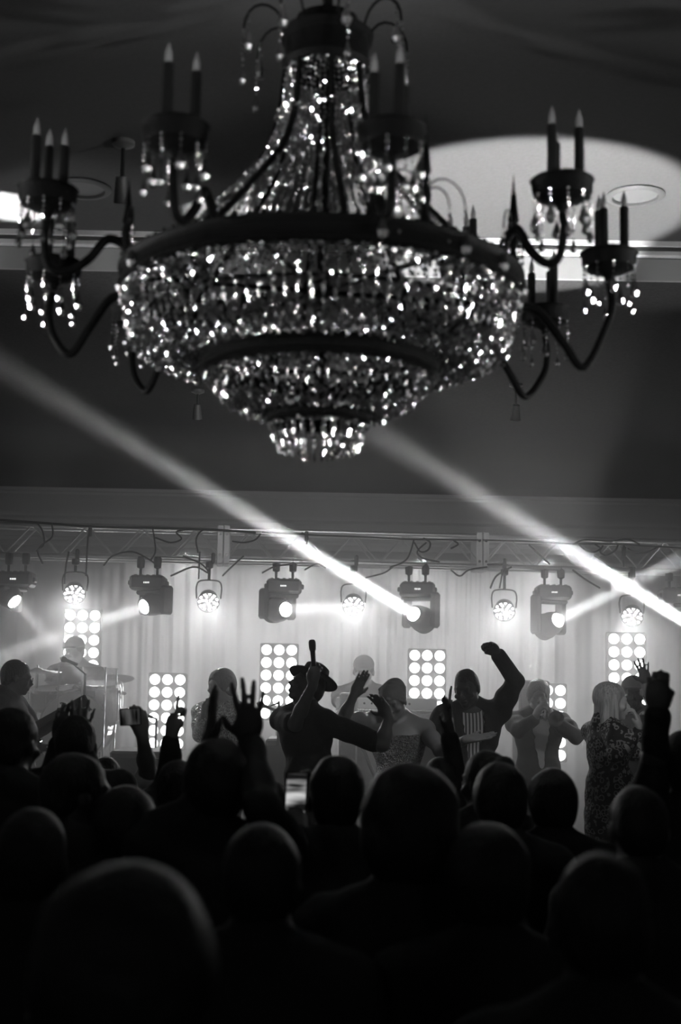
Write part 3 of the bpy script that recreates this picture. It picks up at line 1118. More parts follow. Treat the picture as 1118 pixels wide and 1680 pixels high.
class Field:
    def __init__(s):
        s.p = []

    def cap(s, a, b, ra, rb, k=.02, tag='', sub=False):
        s.p.append(('c', np.array(a, float), np.array(b, float), ra, rb, k, tag, sub))

    def ell(s, c, r, rot=None, k=.02, tag='', sub=False):
        s.p.append(('e', np.array(c, float), np.array(r, float), np.eye(3) if rot is None else np.array(rot), 0, k, tag, sub))

    def mesh(s, h, pick=None, infl=0.0, wr=0.0, origin=(0, 0, 0)):
        ps = [q for q in s.p if pick is None or q[6] in pick]
        lo, hi = V(9e9, 9e9, 9e9), V(-9e9, -9e9, -9e9)
        for q in ps:
            if q[7]:
                continue
            if q[0] == 'c':
                r = max(q[3], q[4]) + infl
                for e in (q[1], q[2]):
                    lo = np.minimum(lo, e - r)
                    hi = np.maximum(hi, e + r)
            else:
                r = np.max(q[2]) + infl
                lo = np.minimum(lo, q[1] - r)
                hi = np.maximum(hi, q[1] + r)
        lo -= 3 * h
        hi += 3 * h
        n = np.ceil((hi - lo) / h).astype(int) + 1
        D = np.full(tuple(n), .08, dtype=np.float32)
        ax = [(lo[i] + h * np.arange(n[i])).astype(np.float32) for i in range(3)]
        for q in ps:
            k = q[5]
            mg = k + .03 + infl
            if q[0] == 'c':
                r = max(q[3], q[4]) + mg
                b0, b1 = np.minimum(q[1], q[2]) - r, np.maximum(q[1], q[2]) + r
            else:
                r = np.max(q[2]) + mg
                b0, b1 = q[1] - r, q[1] + r
            i0 = np.maximum(0, np.floor((b0 - lo) / h).astype(int))
            i1 = np.minimum(n, np.ceil((b1 - lo) / h).astype(int) + 1)
            if np.any(i1 <= i0):
                continue
            sl = tuple(slice(i0[i], i1[i]) for i in range(3))
            X, Y, Z = np.meshgrid(ax[0][sl[0]], ax[1][sl[1]], ax[2][sl[2]], indexing='ij', sparse=True)
            if q[0] == 'c':
                a, b = q[1], q[2]
                d = b - a
                L2 = max(1e-9, d.dot(d))
                t = np.clip(((X - a[0]) * d[0] + (Y - a[1]) * d[1] + (Z - a[2]) * d[2]) / L2, 0, 1)
                dist = np.sqrt((X - a[0] - t * d[0]) ** 2 + (Y - a[1] - t * d[1]) ** 2 + (Z - a[2] - t * d[2]) ** 2) - (q[3] + (q[4] - q[3]) * t)
            else:
                c, r3, rt = q[1], q[2], q[3]
                px, py, pz = X - c[0], Y - c[1], Z - c[2]
                ux = rt[0][0] * px + rt[0][1] * py + rt[0][2] * pz
                uy = rt[1][0] * px + rt[1][1] * py + rt[1][2] * pz
                uz = rt[2][0] * px + rt[2][1] * py + rt[2][2] * pz
                k0 = np.sqrt((ux / r3[0]) ** 2 + (uy / r3[1]) ** 2 + (uz / r3[2]) ** 2)
                k1 = np.sqrt((ux / r3[0] ** 2) ** 2 + (uy / r3[1] ** 2) ** 2 + (uz / r3[2] ** 2) ** 2)
                dist = k0 * (k0 - 1) / np.maximum(k1, 1e-6)
            A = D[sl]
            if q[7]:
                dist = -dist
                hh = np.clip(.5 - .5 * (A - dist) / max(k, 1e-4), 0, 1)
                D[sl] = A * (1 - hh) + dist * hh + k * hh * (1 - hh)
            else:
                dist = dist - infl
                hh = np.clip(.5 + .5 * (A - dist) / max(k, 1e-4), 0, 1)
                D[sl] = A * (1 - hh) + dist * hh - k * hh * (1 - hh)
        if wr:
            X, Y, Z = np.meshgrid(*ax, indexing='ij', sparse=True)
            D += (wr * (np.sin(31 * Z + 9 * np.sin(7 * X) + 11 * Y) * np.sin(19 * X - 13 * Y + 8 * Z) + .5 * np.sin(57 * Z + 23 * X + 17 * Y))).astype(np.float32)
        return nets(D, lo - np.array(origin), h)


def nets(D, lo, h):
    S = D < 0
    c = np.zeros(tuple(np.array(D.shape) - 1), dtype=np.int8)
    nx, ny, nz = D.shape
    offs = [(i, j, k) for i in (0, 1) for j in (0, 1) for k in (0, 1)]
    for (i, j, k) in offs:
        c += S[i:nx - 1 + i, j:ny - 1 + j, k:nz - 1 + k]
    idx = np.argwhere((c > 0) & (c < 8))
    ix, iy, iz = idx.T
    acc = np.zeros((len(idx), 3))
    cnt = np.zeros(len(idx))
    for a in offs:
        for d in range(3):
            if a[d]:
                continue
            b = list(a)
            b[d] = 1
            Da = D[ix + a[0], iy + a[1], iz + a[2]]
            Db = D[ix + b[0], iy + b[1], iz + b[2]]
            m = (Da < 0) != (Db < 0)
            t = Da[m] / (Da[m] - Db[m])
            p = np.tile(np.array(a, float), (m.sum(), 1))
            p[:, d] += t
            acc[m] += p
            cnt[m] += 1
    vs_ = lo + (idx + acc / cnt[:, None]) * h
    mp = np.full(c.shape, -1, dtype=np.int64)
    mp[ix, iy, iz] = np.arange(len(idx))
    fs = []
    for d in range(3):
        e1, e2 = (d + 1) % 3, (d + 2) % 3
        s0 = [slice(None)] * 3
        s1 = [slice(None)] * 3
        s0[d], s1[d] = slice(0, -1), slice(1, None)
        for e in (e1, e2):
            s0[e] = s1[e] = slice(1, -1)
        A, B = S[tuple(s0)], S[tuple(s1)]
        g = np.argwhere(A != B)
        flip = B[tuple(g.T)]
        base = g.copy()
        base[:, e1] += 1
        base[:, e2] += 1

        def at(o1, o2):
            q = base.copy()
            q[:, e1] += o1
            q[:, e2] += o2
            return mp[q[:, 0], q[:, 1], q[:, 2]]
        f_ = np.stack([at(0, 0), at(-1, 0), at(-1, -1), at(0, -1)], 1)
        f_[flip] = f_[flip][:, ::-1]
        fs.append(f_)
    return vs_, np.concatenate(fs)


def np_obj(name, vf, m, parent):
    v_, f_ = vf
    me = bpy.data.meshes.new(name)
    me.vertices.add(len(v_))
    me.vertices.foreach_set('co', np.asarray(v_, dtype=np.float32).ravel())
    me.loops.add(f_.size)
    me.loops.foreach_set('vertex_index', f_.astype(np.int32).ravel())
    me.polygons.add(len(f_))
    me.polygons.foreach_set('loop_start', np.arange(0, f_.size, 4, dtype=np.int32))
    me.polygons.foreach_set('loop_total', np.full(len(f_), 4, dtype=np.int32))
    me.polygons.foreach_set('use_smooth', np.ones(len(f_), dtype=bool))
    me.materials.append(m)
    me.update(calc_edges=True)
    me.validate()
    o = bpy.data.objects.new(name, me)
    col.objects.link(o)
    o.parent = parent
    return o


def n3(p):
    return np.array([p[0], p[1], p[2]], float)


def rotv(v, ax, a):
    ax = nrm(ax)
    return v * math.cos(a) + np.cross(ax, v) * math.sin(a) + ax * ax.dot(v) * (1 - math.cos(a))


def hand(F, w_, d, nml, side, pose, s):
    """w_: wrist, d: direction of the palm, nml: the way the palm faces, side: +1 if the thumb is on d x nml."""
    d = nrm(d)
    nml = nrm(nml - d * d.dot(nml))
    l = np.cross(d, nml) * side
    rt = [l, d, nml]
    F.cap(w_ - d * .02 * s, w_ + d * .03 * s, .026 * s, .025 * s, .012, 'hand')
    F.ell(w_ + d * .052 * s, (.041 * s, .052 * s, .0165 * s), rt, .014, 'hand')
    F.cap(w_ + d * .02 * s + l * .022 * s, w_ + d * .05 * s + l * .03 * s, .016 * s, .012 * s, .012, 'hand')
    spread = {'open': .16, 'flat': .04, 'fist': 0, 'relax': .05, 'point': 0, 'hold': .03, 'claw': .1}[pose]
    curl = {'open': .1, 'flat': .06, 'fist': 1.35, 'relax': .42, 'point': 1.3, 'hold': .8, 'claw': .35}[pose]
    for i in range(4):
        ln = (.074, .082, .077, .06)[i] * s
        b = w_ + d * (.092, .097, .093, .083)[i] * s + l * (.029 - .0195 * i) * s
        ang = (1.5 - i) * spread
        dd = nrm(d + l * math.tan(ang))
        cu = curl
        if pose == 'point' and i == 0:
            cu = .05
        if pose == 'claw':
            cu = curl + .12 * i
        a = b - dd * .022 * s
        r = .0098 * s if i < 3 else .0086 * s
        th = cu * .45
        for (seg, rr) in ((.46, 1.0), (.30, .92), (.26, .82)):
            v_ = dd * math.cos(th) + nml * math.sin(th)
            e = a + v_ * (ln * seg + (.022 * s if seg == .46 else 0))
            F.cap(a, e, r * rr, r * rr * .92, .004, 'hand')
            a = e
            th += cu
    tb = w_ + d * .028 * s + l * .03 * s
    if pose in ('fist', 'point', 'hold'):
        m_ = tb + (d * .032 + l * .012 + nml * .018) * s
        F.cap(tb, m_, .0125 * s, .011 * s, .006, 'hand')
        F.cap(m_, m_ + (d * .016 - l * .026 + nml * .014) * s, .011 * s, .0095 * s, .005, 'hand')
    else:
        q = .95 if pose in ('open', 'claw') else .45
        m_ = tb + (d * .6 + l * q + nml * .15) / np.linalg.norm([.6, q, .15]) * .036 * s
        F.cap(tb, m_, .0125 * s, .0108 * s, .006, 'hand')
        F.cap(m_, m_ + nrm(d * .9 + l * .55 * q + nml * .2) * .03 * s, .0108 * s, .0088 * s, .005, 'hand')


SKIN = dict(d='sk_d', m='sk_m', l='sk_l')


def person(label, head, g, yaw=0, look=None, nod=0, tilt=0, s=1.0, skin='d', hair='short', top='cl_k', sleeve='long', lean=0, side_lean=0, L=None, Rr=None,
           vox=.013, dress=None, shirt=None, hat=None, sh=0, stoop=0, group=None, seat=None, hm='hair', twist=0, wear=.011, head_s=1.0):
    """head: world centre of the head; g: ground height; yaw 0 faces the stage, 180 the camera; L, Rr: (elbow, wrist, palm dir, palm normal, pose)."""
    H = n3(head)
    yw = R(yaw)
    f = V(math.sin(yw), math.cos(yw), 0)
    r = V(math.cos(yw), -math.sin(yw), 0)
    u = V(0, 0, 1)
    lk = R(yaw if look is None else look)
    hf = V(math.sin(lk), math.cos(lk), 0)
    hr = V(math.cos(lk), -math.sin(lk), 0)
    hf = rotv(hf, hr, R(nod))
    hu = np.cross(hr, hf)
    hr, hu = rotv(hr, hf, R(tilt)), rotv(hu, hf, R(tilt))
    hs = s * head_s
    F = Field()

    def hp(x, y, z):
        return H + (hr * x + hf * y + hu * z) * hs
    hrot = [hr, hf, hu]
    # head
    F.ell(hp(0, -.012, .028), (.074 * hs, .094 * hs, .086 * hs), hrot, .01, 'head')
    F.ell(hp(0, .022, -.04), (.056 * hs, .066 * hs, .072 * hs), hrot, .03, 'head')
    F.ell(hp(0, .066, -.096), (.022 * hs, .02 * hs, .016 * hs), hrot, .02, 'head')
    F.ell(hp(0, .08, .022), (.048 * hs, .016 * hs, .012 * hs), hrot, .015, 'head')
    for sx in (-1, 1):
        F.ell(hp(.033 * sx, .094, .002), (.018 * hs, .014 * hs, .012 * hs), hrot, .012, 'head', True)
        F.ell(hp(.033 * sx, .078, .002), (.0125 * hs, .0125 * hs, .0115 * hs), hrot, .003, 'head')
        F.ell(hp(.045 * sx, .062, -.03), (.022 * hs, .02 * hs, .018 * hs), hrot, .015, 'head')
        F.ell(hp(.077 * sx, -.008, -.008), (.009 * hs, .019 * hs, .032 * hs), hrot, .006, 'head')
    F.cap(hp(0, .088, .008), hp(0, .108, -.03), .007 * hs, .012 * hs, .008, 'head')
    F.ell(hp(0, .096, -.036), (.018 * hs, .012 * hs, .009 * hs), hrot, .006, 'head')
    F.ell(hp(0, .088, -.061), (.026 * hs, .012 * hs, .006 * hs), hrot, .006, 'head')
    F.ell(hp(0, .087, -.073), (.022 * hs, .012 * hs, .007 * hs), hrot, .006, 'head')
    # torso
    nb = hp(0, -.035, -.12)          # base of the neck, under the skull
    nb = nb + (-u * .018) * s
    F.cap(hp(0, -.02, -.06), nb - u * .02, .054 * s, .058 * s, .025, 'neck')
    ld = -u * math.cos(R(lean)) - f * math.sin(R(lean))
    ld = nrm(ld - r * math.sin(R(side_lean)))
    chest = nb + ld * .17 * s + f * .0
    waist = nb + ld * .38 * s
    pelv = nb + ld * .55 * s
    if seat is None and stoop == 0:
        # keep the pelvis at a height that lets the legs reach the ground
        want = g + .92 * s
        if abs(pelv[2] - want) > .12 * s:
            if pelv[2] < want:
                pass
            else:
                pelv = pelv + V(0, 0, 0)
    trot = [r, f, u]
    rc_ = rotv(r, u, R(twist))
    F.ell(chest, (.165 * s, .11 * s, .165 * s), trot, .05, 'torso')
    F.ell(chest + u * .04 * s + f * .02 * s, (.15 * s, .1 * s, .11 * s), trot, .05, 'torso')
    F.ell(waist, (.135 * s, .1 * s, .15 * s), trot, .06, 'torso')
    F.ell(pelv, (.165 * s, .12 * s, .14 * s), trot, .06, 'torso')
    F.cap(nb - u * .035 * s - rc_ * .09 * s, nb - u * .035 * s + rc_ * .09 * s, .05 * s, .05 * s, .05, 'torso')
    if dress:
        for sx in (-1, 1):
            F.ell(chest + f * .085 * s + r * .07 * s * sx - u * .01, (.06 * s, .05 * s, .058 * s), trot, .03, 'torso')
    F.cap(nb + u * .03 * s - f * .02, nb - u * .045 * s + rc_ * .13 * s, .045 * s, .045 * s, .05, 'torso')
    F.cap(nb + u * .03 * s - f * .02, nb - u * .045 * s - rc_ * .13 * s, .045 * s, .045 * s, .05, 'torso')
    # legs
    for sx in (-1, 1):
        hip = pelv + r * .085 * s * sx - u * .03 * s
        if seat is not None:
            knee = hip + f * .42 * s + r * .1 * sx - u * .02
            ank = V(knee[0], knee[1], g + .08) + f * .02
        else:
            ank = V(hip[0], hip[1], g + .075 * s) + r * .05 * sx - ld * V(1, 1, 0) * .1
            tot = .84 * s
            dv = hip - ank
            dist = np.linalg.norm(dv)
            bend = math.sqrt(max(0, (tot / 2) ** 2 - (min(dist, tot) / 2) ** 2))
            knee = (hip + ank) / 2 + f * max(.02, bend)
        F.cap(hip, knee, .085 * s, .055 * s, .05, 'thigh')
        F.cap(knee, ank, .055 * s, .036 * s, .03, 'calf')
        F.ell(knee - u * .12 - f * .02, (.052 * s, .055 * s, .11 * s), trot, .03, 'calf')
        F.cap(ank - u * .04 * s, V(ank[0], ank[1], g + .03) + f * .15 * s, .038 * s, .03 * s, .02, 'foot')
    # arms
    for sx, A in ((-1, L), (1, Rr)):
        shd = nb + rc_ * .18 * s * sx - u * (.062 - sh * .02) * s
        if A is None:
            el = shd - u * .27 * s + r * .06 * sx * s - f * .02 * s
            wr = el + f * .12 * s - u * .2 * s - r * .03 * sx * s
            A = (el, wr, nrm(wr - el) - u * .2, -r * sx, 'relax')
        el, wr = n3(A[0]), n3(A[1])
        if el[2] > shd[2]:
            shd = shd + u * .045 * s
        d_, nm, pose = n3(A[2]), n3(A[3]), A[4]
        F.cap(shd - rc_ * .04 * s * sx, shd, .058 * s, .058 * s, .05, 'torso')
        F.cap(shd, el, .052 * s, .04 * s, .04, 'uarm')
        F.ell(shd * .55 + el * .45, (.05 * s, .05 * s, .05 * s), None, .04, 'uarm')
        q = el + (wr - el) * .35
        F.cap(el, q, .04 * s, .041 * s, .02, 'farm')
        F.cap(q, wr, .041 * s, .026 * s, .02, 'farm')
        q9 = el + (wr - el) * .93
        F.p.append(('c', el, q9, .04 * s, .03 * s, .02, 'slv' + str(sx), False))
        F.p.append(('c', shd, shd + (el - shd) * .85, .057 * s, .05 * s, .03, 'short' + str(sx), False))
        # the thumb side: for a palm facing away from the body's midline rule, thumb = given by chirality
        side = 1 if sx > 0 else -1
        hand(F, wr, d_, nm, side, pose, s * 1.02)
    root = empty('person', (pelv[0], pelv[1], g), label=label, cat='person', group=group)
    org = root.location
    org = (org[0], org[1], org[2])
    real = ['head', 'neck', 'torso', 'thigh', 'calf', 'foot', 'uarm', 'farm', 'hand']
    body = np_obj('body', F.mesh(vox, real, 0, 0, org), M[SKIN[skin]], root)
    if dress:
        D = Field()
        D.p = [q for q in F.p if q[6] == 'torso' and q[0] == 'e']
        D.cap(pelv, V(pelv[0], pelv[1], g + .45), .15 * s, .2 * s, .08, 'torso')
        D.ell(nb + u * .02 * s, (.3 * s, .3 * s, .13 * s), None, .01, 'torso', True)
        np_obj('dress', D.mesh(.009, None, .012, .002, org), M[dress], root)
    elif top:
        tg = ['torso']
        if sleeve == 'long':
            tg += ['uarm', 'slv-1', 'slv1']
        elif sleeve == 'short':
            tg += ['short-1', 'short1']
        D = Field()
        D.p = [q for q in F.p if q[6] in tg]
        D.cap(waist, pelv - u * .08 * s, .14 * s, .165 * s, .05, 'torso')
        infl = wear
        if shirt:
            # the jacket is cut open in a V over the shirt
            S2 = Field()
            S2.p = list(D.p)
            np_obj('shirt', S2.mesh(max(vox, .011), None, wear * .35, .001, org), M[shirt], root)
            for i in range(7):
                t_ = i / 6
                c = nb + ld * (.02 + .33 * t_) * s + f * (.135) * s
                D.ell(c, (.085 * s * (1 - t_ * .75), .1 * s, .05 * s), trot, .008, 'torso', True)
            infl = wear * 1.5
        np_obj('jacket' if sleeve == 'long' else 'top', D.mesh(max(vox * .9, .009), None, infl, .0035, org), M[top], root)
    # trousers
    T = Field()
    T.p = [q for q in F.p if q[6] in ('thigh', 'calf')]
    T.ell(pelv - u * .02, (.162 * s, .12 * s, .12 * s), trot, .05, 'thigh')
    if not dress:
        np_obj('trousers', T.mesh(.018, None, .012, .003, org), M['cl_k'], root)
    T = Field()
    T.p = [q for q in F.p if q[6] == 'foot']
    np_obj('shoe', T.mesh(.014, None, .006, 0, org), M['plastic'], root)
    # hair
    Hh = Field()
    if hair and hair != 'bald':
        rr = dict(short=.007, crop=.004, afro=.035, long=.012, bun=.008, curl=.018)[hair]
        Hh.ell(hp(0, -.018, .034), ((.074 + rr) * hs, (.094 + rr) * hs, (.086 + rr) * hs), hrot, .01, 'h')
        if hair in ('short', 'crop', 'bun', 'afro', 'curl'):
            Hh.ell(hp(0, -.06, -.02), ((.06 + rr) * hs, (.045 + rr) * hs, (.06 + rr) * hs), hrot, .03, 'h')
        if hair == 'bun':
            Hh.ell(hp(0, -.1, .07), (.042 * hs, .042 * hs, .042 * hs), hrot, .01, 'h')
        if hair == 'long':
            for a in (-1, -.6, -.2, .2, .6, 1):
                Hh.cap(hp(.068 * a, -.055 + .02 * abs(a), .04), hp(.085 * a, -.075 + .02 * abs(a), -.12), .032 * hs, .03 * hs, .012, 'h')
                Hh.cap(hp(.085 * a, -.075 + .02 * abs(a), -.12), hp(.08 * a, -.085, -.235 - .02 * math.sin(a * 7)), .028 * hs, .012 * hs, .01, 'h')
            for i in range(34):
                a = -1 + 2 * i / 33
                y0 = -.095 + .1 * a * a
                w1, w2 = .006 * math.sin(i * 2.3), .008 * math.sin(i * 3.7)
                Hh.cap(hp(.08 * a, y0, .05), hp(.092 * a + w1, y0 - .014, -.1), .0075 * hs, .0085 * hs, .004, 'h')
                Hh.cap(hp(.092 * a + w1, y0 - .014, -.1), hp(.088 * a + w2, y0 - .01, -.25 - .02 * math.sin(i * 1.9)), .0085 * hs, .004 * hs, .004, 'h')
            for a in (-1, 1):
                Hh.cap(hp(.07 * a, .01, .04), hp(.08 * a, .02, -.1), .02 * hs, .018 * hs, .01, 'h')
        Hh.ell(hp(0, .1, -.035), ((.12 if hair == 'long' else .064) * hs, .075 * hs, .088 * hs), hrot, .008, 'h', True)
        Hh.ell(hp(0, .03, -.15), (.1 * hs, .1 * hs, .06 * hs), hrot, .01, 'h', True) if hair != 'long' else None
        np_obj('hair', Hh.mesh(.005 if hair == 'long' else .008 if vox < .012 else .011, None, 0, .0022 if hair != 'afro' else .004, org), M[hm], root)
    if hat == 'cap':
        C_ = Field()
        C_.ell(hp(0, -.012, .05), (.084 * hs, .102 * hs, .08 * hs), hrot, .01, 'h')
        C_.ell(hp(0, 0, -.04), (.2, .2, .085), hrot, .004, 'h', True)
        C_.ell(hp(0, .115, .042), (.062 * hs, .06 * hs, .007), hrot, .01, 'h')
        np_obj('cap', C_.mesh(.006, None, 0, 0, org), M['cl_g'], root)
    if hat == 'wrap':
        C_ = Field()
        C_.ell(hp(0, -.022, .05), (.084 * hs, .108 * hs, .085 * hs), hrot, .01, 'h')
        C_.ell(hp(0, -.06, .06), (.07 * hs, .085 * hs, .075 * hs), hrot, .02, 'h')
        for i in range(5):
            C_.cap(hp(-.085, .02 - i * .012, .0 + i * .02), hp(.0, .085 - i * .02, .05 + i * .022), .012, .012, .004, 'h')
            C_.cap(hp(.0, .085 - i * .02, .05 + i * .022), hp(.085, .02 - i * .012, .0 + i * .02), .012, .012, .004, 'h')
        C_.ell(hp(0, .09, -.05), (.12, .1, .085), hrot, .006, 'h', True)
        C_.ell(hp(0, 0, -.1), (.2, .2, .09), hrot, .006, 'h', True)
        np_obj('headwrap', C_.mesh(.006, None, 0, .0022, org), M['cl_g'], root)
    if hat == 'brim':
        b = MB()
        q3 = Matrix([[hr[i], hf[i], hu[i]] for i in range(3)])
        o = hp(0, -.02, .06) - np.array(org)
        b.lathe([(.001, .1 * hs), (.05 * hs, .1 * hs), (.075 * hs, .085 * hs), (.09 * hs, .01), (.12 * hs, .0), (.155 * hs, .006), (.156 * hs, .012), (.12 * hs, .007), (.094 * hs, .016)], 36, Vector(o), q3)
        b.build('hat', M['cl_k'], root)
    root['fr'] = 0
    del root['fr']
    return root, F, dict(hp=hp, nb=nb, chest=chest, pelv=pelv, f=f, r=r, org=org, hrot=(hr, hf, hu))


def W(px, py, Y):
    return n3(P(px, py, Y))


UP = V(0, 0, 1)
CAMD = V(0, -1, 0)
STG = V(0, 1, 0)
LFT = V(-1, 0, 0)
RGT = V(1, 0, 0)


def rel(root, F_):
    return F_


# ================================================================== ON STAGE
G = STAGE_Z
NRW = lambda a, b: nrm(n3(b) - n3(a))

person('drummer in a pale cap behind the clear screen, in front of the leftmost lamp panel', W(122, 1068, 11.4), .85, 175, 190, -8, skin='m', top='cl_g', sleeve='short', seat=True, hat='cap',
       L=(W(150, 1118, 11.3), W(133, 1124, 11.05), V(-.3, -.9, -.2), V(0, 0, -1), 'hold'), Rr=(W(88, 1116, 11.3), W(88, 1112, 11.0), V(-.1, -.9, .1), V(0, 0, -1), 'hold'))
r2, f2, k2 = person('bald bass player with glasses at the left edge, turned to the right', W(28, 1112, 9.1), G, 95, 75, -8, skin='d', hair='crop', top='cl_k',
                    L=(W(62, 1200, 9.3), W(98, 1180, 9.0), V(.4, -.3, .6), V(-.3, -.4, -.2), 'hold'), Rr=(W(18, 1215, 8.9), W(45, 1222, 8.8), V(.8, 0, -.2), V(0, 1, 0), 'hold'))
person('singer in a glittering jacket left of centre, standing before the low lamp panel', W(362, 1126, 9.7), G, 200, 225, 0, skin='m', hair='curl', top='shiny', lean=4,
       L=(W(408, 1205, 9.6), W(400, 1240, 9.4), V(0, -.3, -1), V(-1, 0, 0), 'relax'), Rr=(W(328, 1205, 9.7), W(335, 1170, 9.4), V(.3, -.2, 1), V(.6, -.6, 0), 'hold'))
r4, f4, k4 = person('man in black with a wide brimmed hat lifting a microphone overhead, centre', W(503, 1127, 7.95), G, 222, 245, 28, 10, skin='m', hair='crop', top='cl_k', sleeve='short', hat='brim', vox=.009, side_lean=10,
                    Rr=(W(484, 1188, 7.75), W(514, 1122, 7.7), V(.05, .1, 1), V(.3, .8, 0), 'fist'),
                    L=(W(628, 1222, 7.6), W(638, 1176, 7.6), NRW(W(638, 1176, 7.6), W(617, 1138, 7.6)), V(-.5, -.8, 0), 'claw'))
person('keyboard player in a cap behind the white keyboard, centre back', W(597, 1102, 10.9), G, 180, 182, -12, skin='m', s=1.05, top='cl_g', sleeve='short', hat='cap', hair='short',
       L=(W(640, 1150, 10.8), W(628, 1170, 10.5), V(0, -1, -.1), V(0, 0, -1), 'relax'), Rr=(W(556, 1150, 10.8), W(570, 1170, 10.5), V(0, -1, -.1), V(0, 0, -1), 'relax'))
r6, f6, k6 = person('woman in a headwrap and strapless glittering dress dancing with both arms out', W(646, 1151, 8.3), G, 184, 200, -22, 6, skin='m', s=.96, hair=None, hat='wrap', top=None, dress='sequin', vox=.008,
                    Rr=(W(563, 1180, 8.15), W(580, 1142, 8.1), NRW(W(580, 1142, 8.1), W(597, 1106, 8.1)), V(.35, -.9, -.2), 'flat'),
                    L=(W(722, 1232, 8.1), W(768, 1213, 7.9), NRW(W(768, 1213, 7.9), W(802, 1208, 7.9)), V(0, -.4, .9), 'flat'))
r7, f7, k7 = person('man in a dark suit and striped shirt raising his fist high', W(766, 1130, 8.45), G, 178, 205, -14, 5, skin='d', hair='crop', top='cl_k', shirt='cl_s', vox=.008,
                    L=(W(846, 1117, 8.35), W(817, 1073, 8.2), NRW(W(817, 1073, 8.2), W(796, 1050, 8.15)), V(-.3, -.8, -.3), 'fist'),
                    Rr=(W(716, 1205, 8.55), W(736, 1174, 8.38), V(.05, -.1, 1), V(.9, -.1, 0), 'flat'))
r8, f8, k8 = person('trumpeter in a dark suit with bow tie, right of the raised fist', W(884, 1143, 9.85), G, 178, 185, -2, skin='l', s=.97, hair='curl', hm='hairg', top='cl_d', shirt='cl_w', vox=.009,
                    Rr=(W(852, 1198, 9.6), W(878, 1180, 9.45), V(.3, -.3, .9), V(.6, .2, 0), 'hold'), L=(W(945, 1208, 9.6), W(908, 1182, 9.45), V(-.3, -.3, .9), V(-.6, .2, 0), 'hold'))
r9, f9, k9 = person('blonde woman in a leopard print top, in profile at right', W(1004, 1152, 7.95), G, 75, 92, 0, skin='l', s=.95, hair='long', hm='hairb', top='leop', vox=.008, lean=-4,
                    Rr=(W(1010, 1238, 7.7), W(1050, 1200, 7.75), NRW(W(1050, 1200, 7.75), W(1046, 1168, 7.75)), V(-.8, .2, 0), 'hold'),
                    L=(W(1040, 1235, 8.2), W(1068, 1205, 8.2), V(0, 0, 1), V(-.8, -.2, 0), 'hold'))
person('man in a pale cap at right, one hand up in front of the lamp panel', W(1040, 1138, 9.3), G, 185, 190, 0, skin='d', hair='crop', hat='cap', top='cl_g', vox=.01,
       L=(W(1078, 1165, 9.2), W(1062, 1122, 9.1), V(-.25, 0, 1), V(-.2, -.9, 0), 'open'))

# ================================================================== THE CROWD
crowd = 'people in the crowd'


def fan(label, px, py, Y, **k):
    k.setdefault('yaw', 0)
    k.setdefault('top', 'cl_k')
    k.setdefault('vox', .013)
    p = P(px, py, Y)
    k.setdefault('s', min(1.08, max(.9, (p.z) / 1.64)))
    return person(label, W(px, py, Y), 0, k.pop('yaw'), group=crowd, **k)


fan('person in the crowd at left with both hands up beside a round dark head', 125, 1226, 5.35, skin='d', vox=.009,
    Rr=(W(160, 1300, 5.2), W(131, 1222, 5.35), V(.05, 0, 1), V(0, 1, 0), 'open'), L=(W(80, 1300, 5.2), W(97, 1218, 5.4), V(.1, 0, 1), V(.2, .9, 0), 'claw'))
fan('person in glasses looking right, lower left below the raised small hand', 128, 1306, 3.9, skin='d', look=60)
fan('dark figure at the left edge in front of the bass player', 22, 1222, 4.7, skin='d', yaw=10, look=20)
fan('short person in front of the phone holder, lower left', 206, 1362, 3.8, skin='d', hair='curl')
fan('person in a pale shirt holding a phone sideways above the crowd', 172, 1285, 5.9, skin='m', top='cl_w', sleeve='short', vox=.009,
    Rr=(W(243, 1268, 5.7), W(234, 1208, 5.6), V(-.12, 0, 1), V(-.5, .75, 0), 'hold'))
fan('person pointing one finger up left of centre', 292, 1300, 4.9, skin='m', vox=.009, yaw=5,
    L=(W(276, 1285, 5.1), W(281, 1212, 5.1), V(0, .1, 1), V(.7, .6, 0), 'point'))
rA, fA, kA = fan('person with both arms raised, big open hand left of centre', 357, 1292, 3.75, skin='d', vox=.007, hair='curl',
                 L=(W(322, 1330, 3.7), W(345, 1232, 3.9), V(0, .05, 1), V(.95, .3, 0), 'flat'),
                 Rr=(W(432, 1325, 3.55), W(410, 1218, 3.9), V(-.06, 0, 1), V(0, 1, 0), 'open'))
fan('person holding up a lit phone, dark head at centre', 553, 1311, 4.1, skin='d', vox=.01, s=1.06,
    L=(W(478, 1385, 4.1), W(482, 1338, 4.35), V(.1, .2, 1), V(.4, .8, 0), 'hold'))
fan('nearest large dark head at centre, right of the lit phone', 672, 1370, 3.0, skin='d', hair='afro', s=1.04)
fan('dark head right of centre in front of the suited man', 820, 1318, 4.3, skin='d', hair='curl')
fan('person with long earring right of centre, bun of hair', 796, 1286, 4.95, skin='d', hair='bun', look=-40)
fan('dark flat topped head below the trumpeter', 906, 1322, 4.6, skin='d', hair='curl')
fan('dark head with bright left rim at lower right', 1048, 1362, 3.6, skin='m', hair='crop')
fan('large blurred head nearest the camera at lower right', 985, 1524, 2.15, skin='d', hair='crop')
fan('large blurred head nearest the camera at lower left', 205, 1625, 1.6, skin='d', hair='afro')
fan('small dark head left of the lit phone', 449, 1322, 6.2, skin='d')
fan('person with one raised arm in front of the suited man', 722, 1288, 5.7, skin='d', vox=.009,
    Rr=(W(752, 1292, 5.7), W(738, 1206, 5.7), V(-.08, .1, 1), V(-.8, .5, 0), 'flat'))
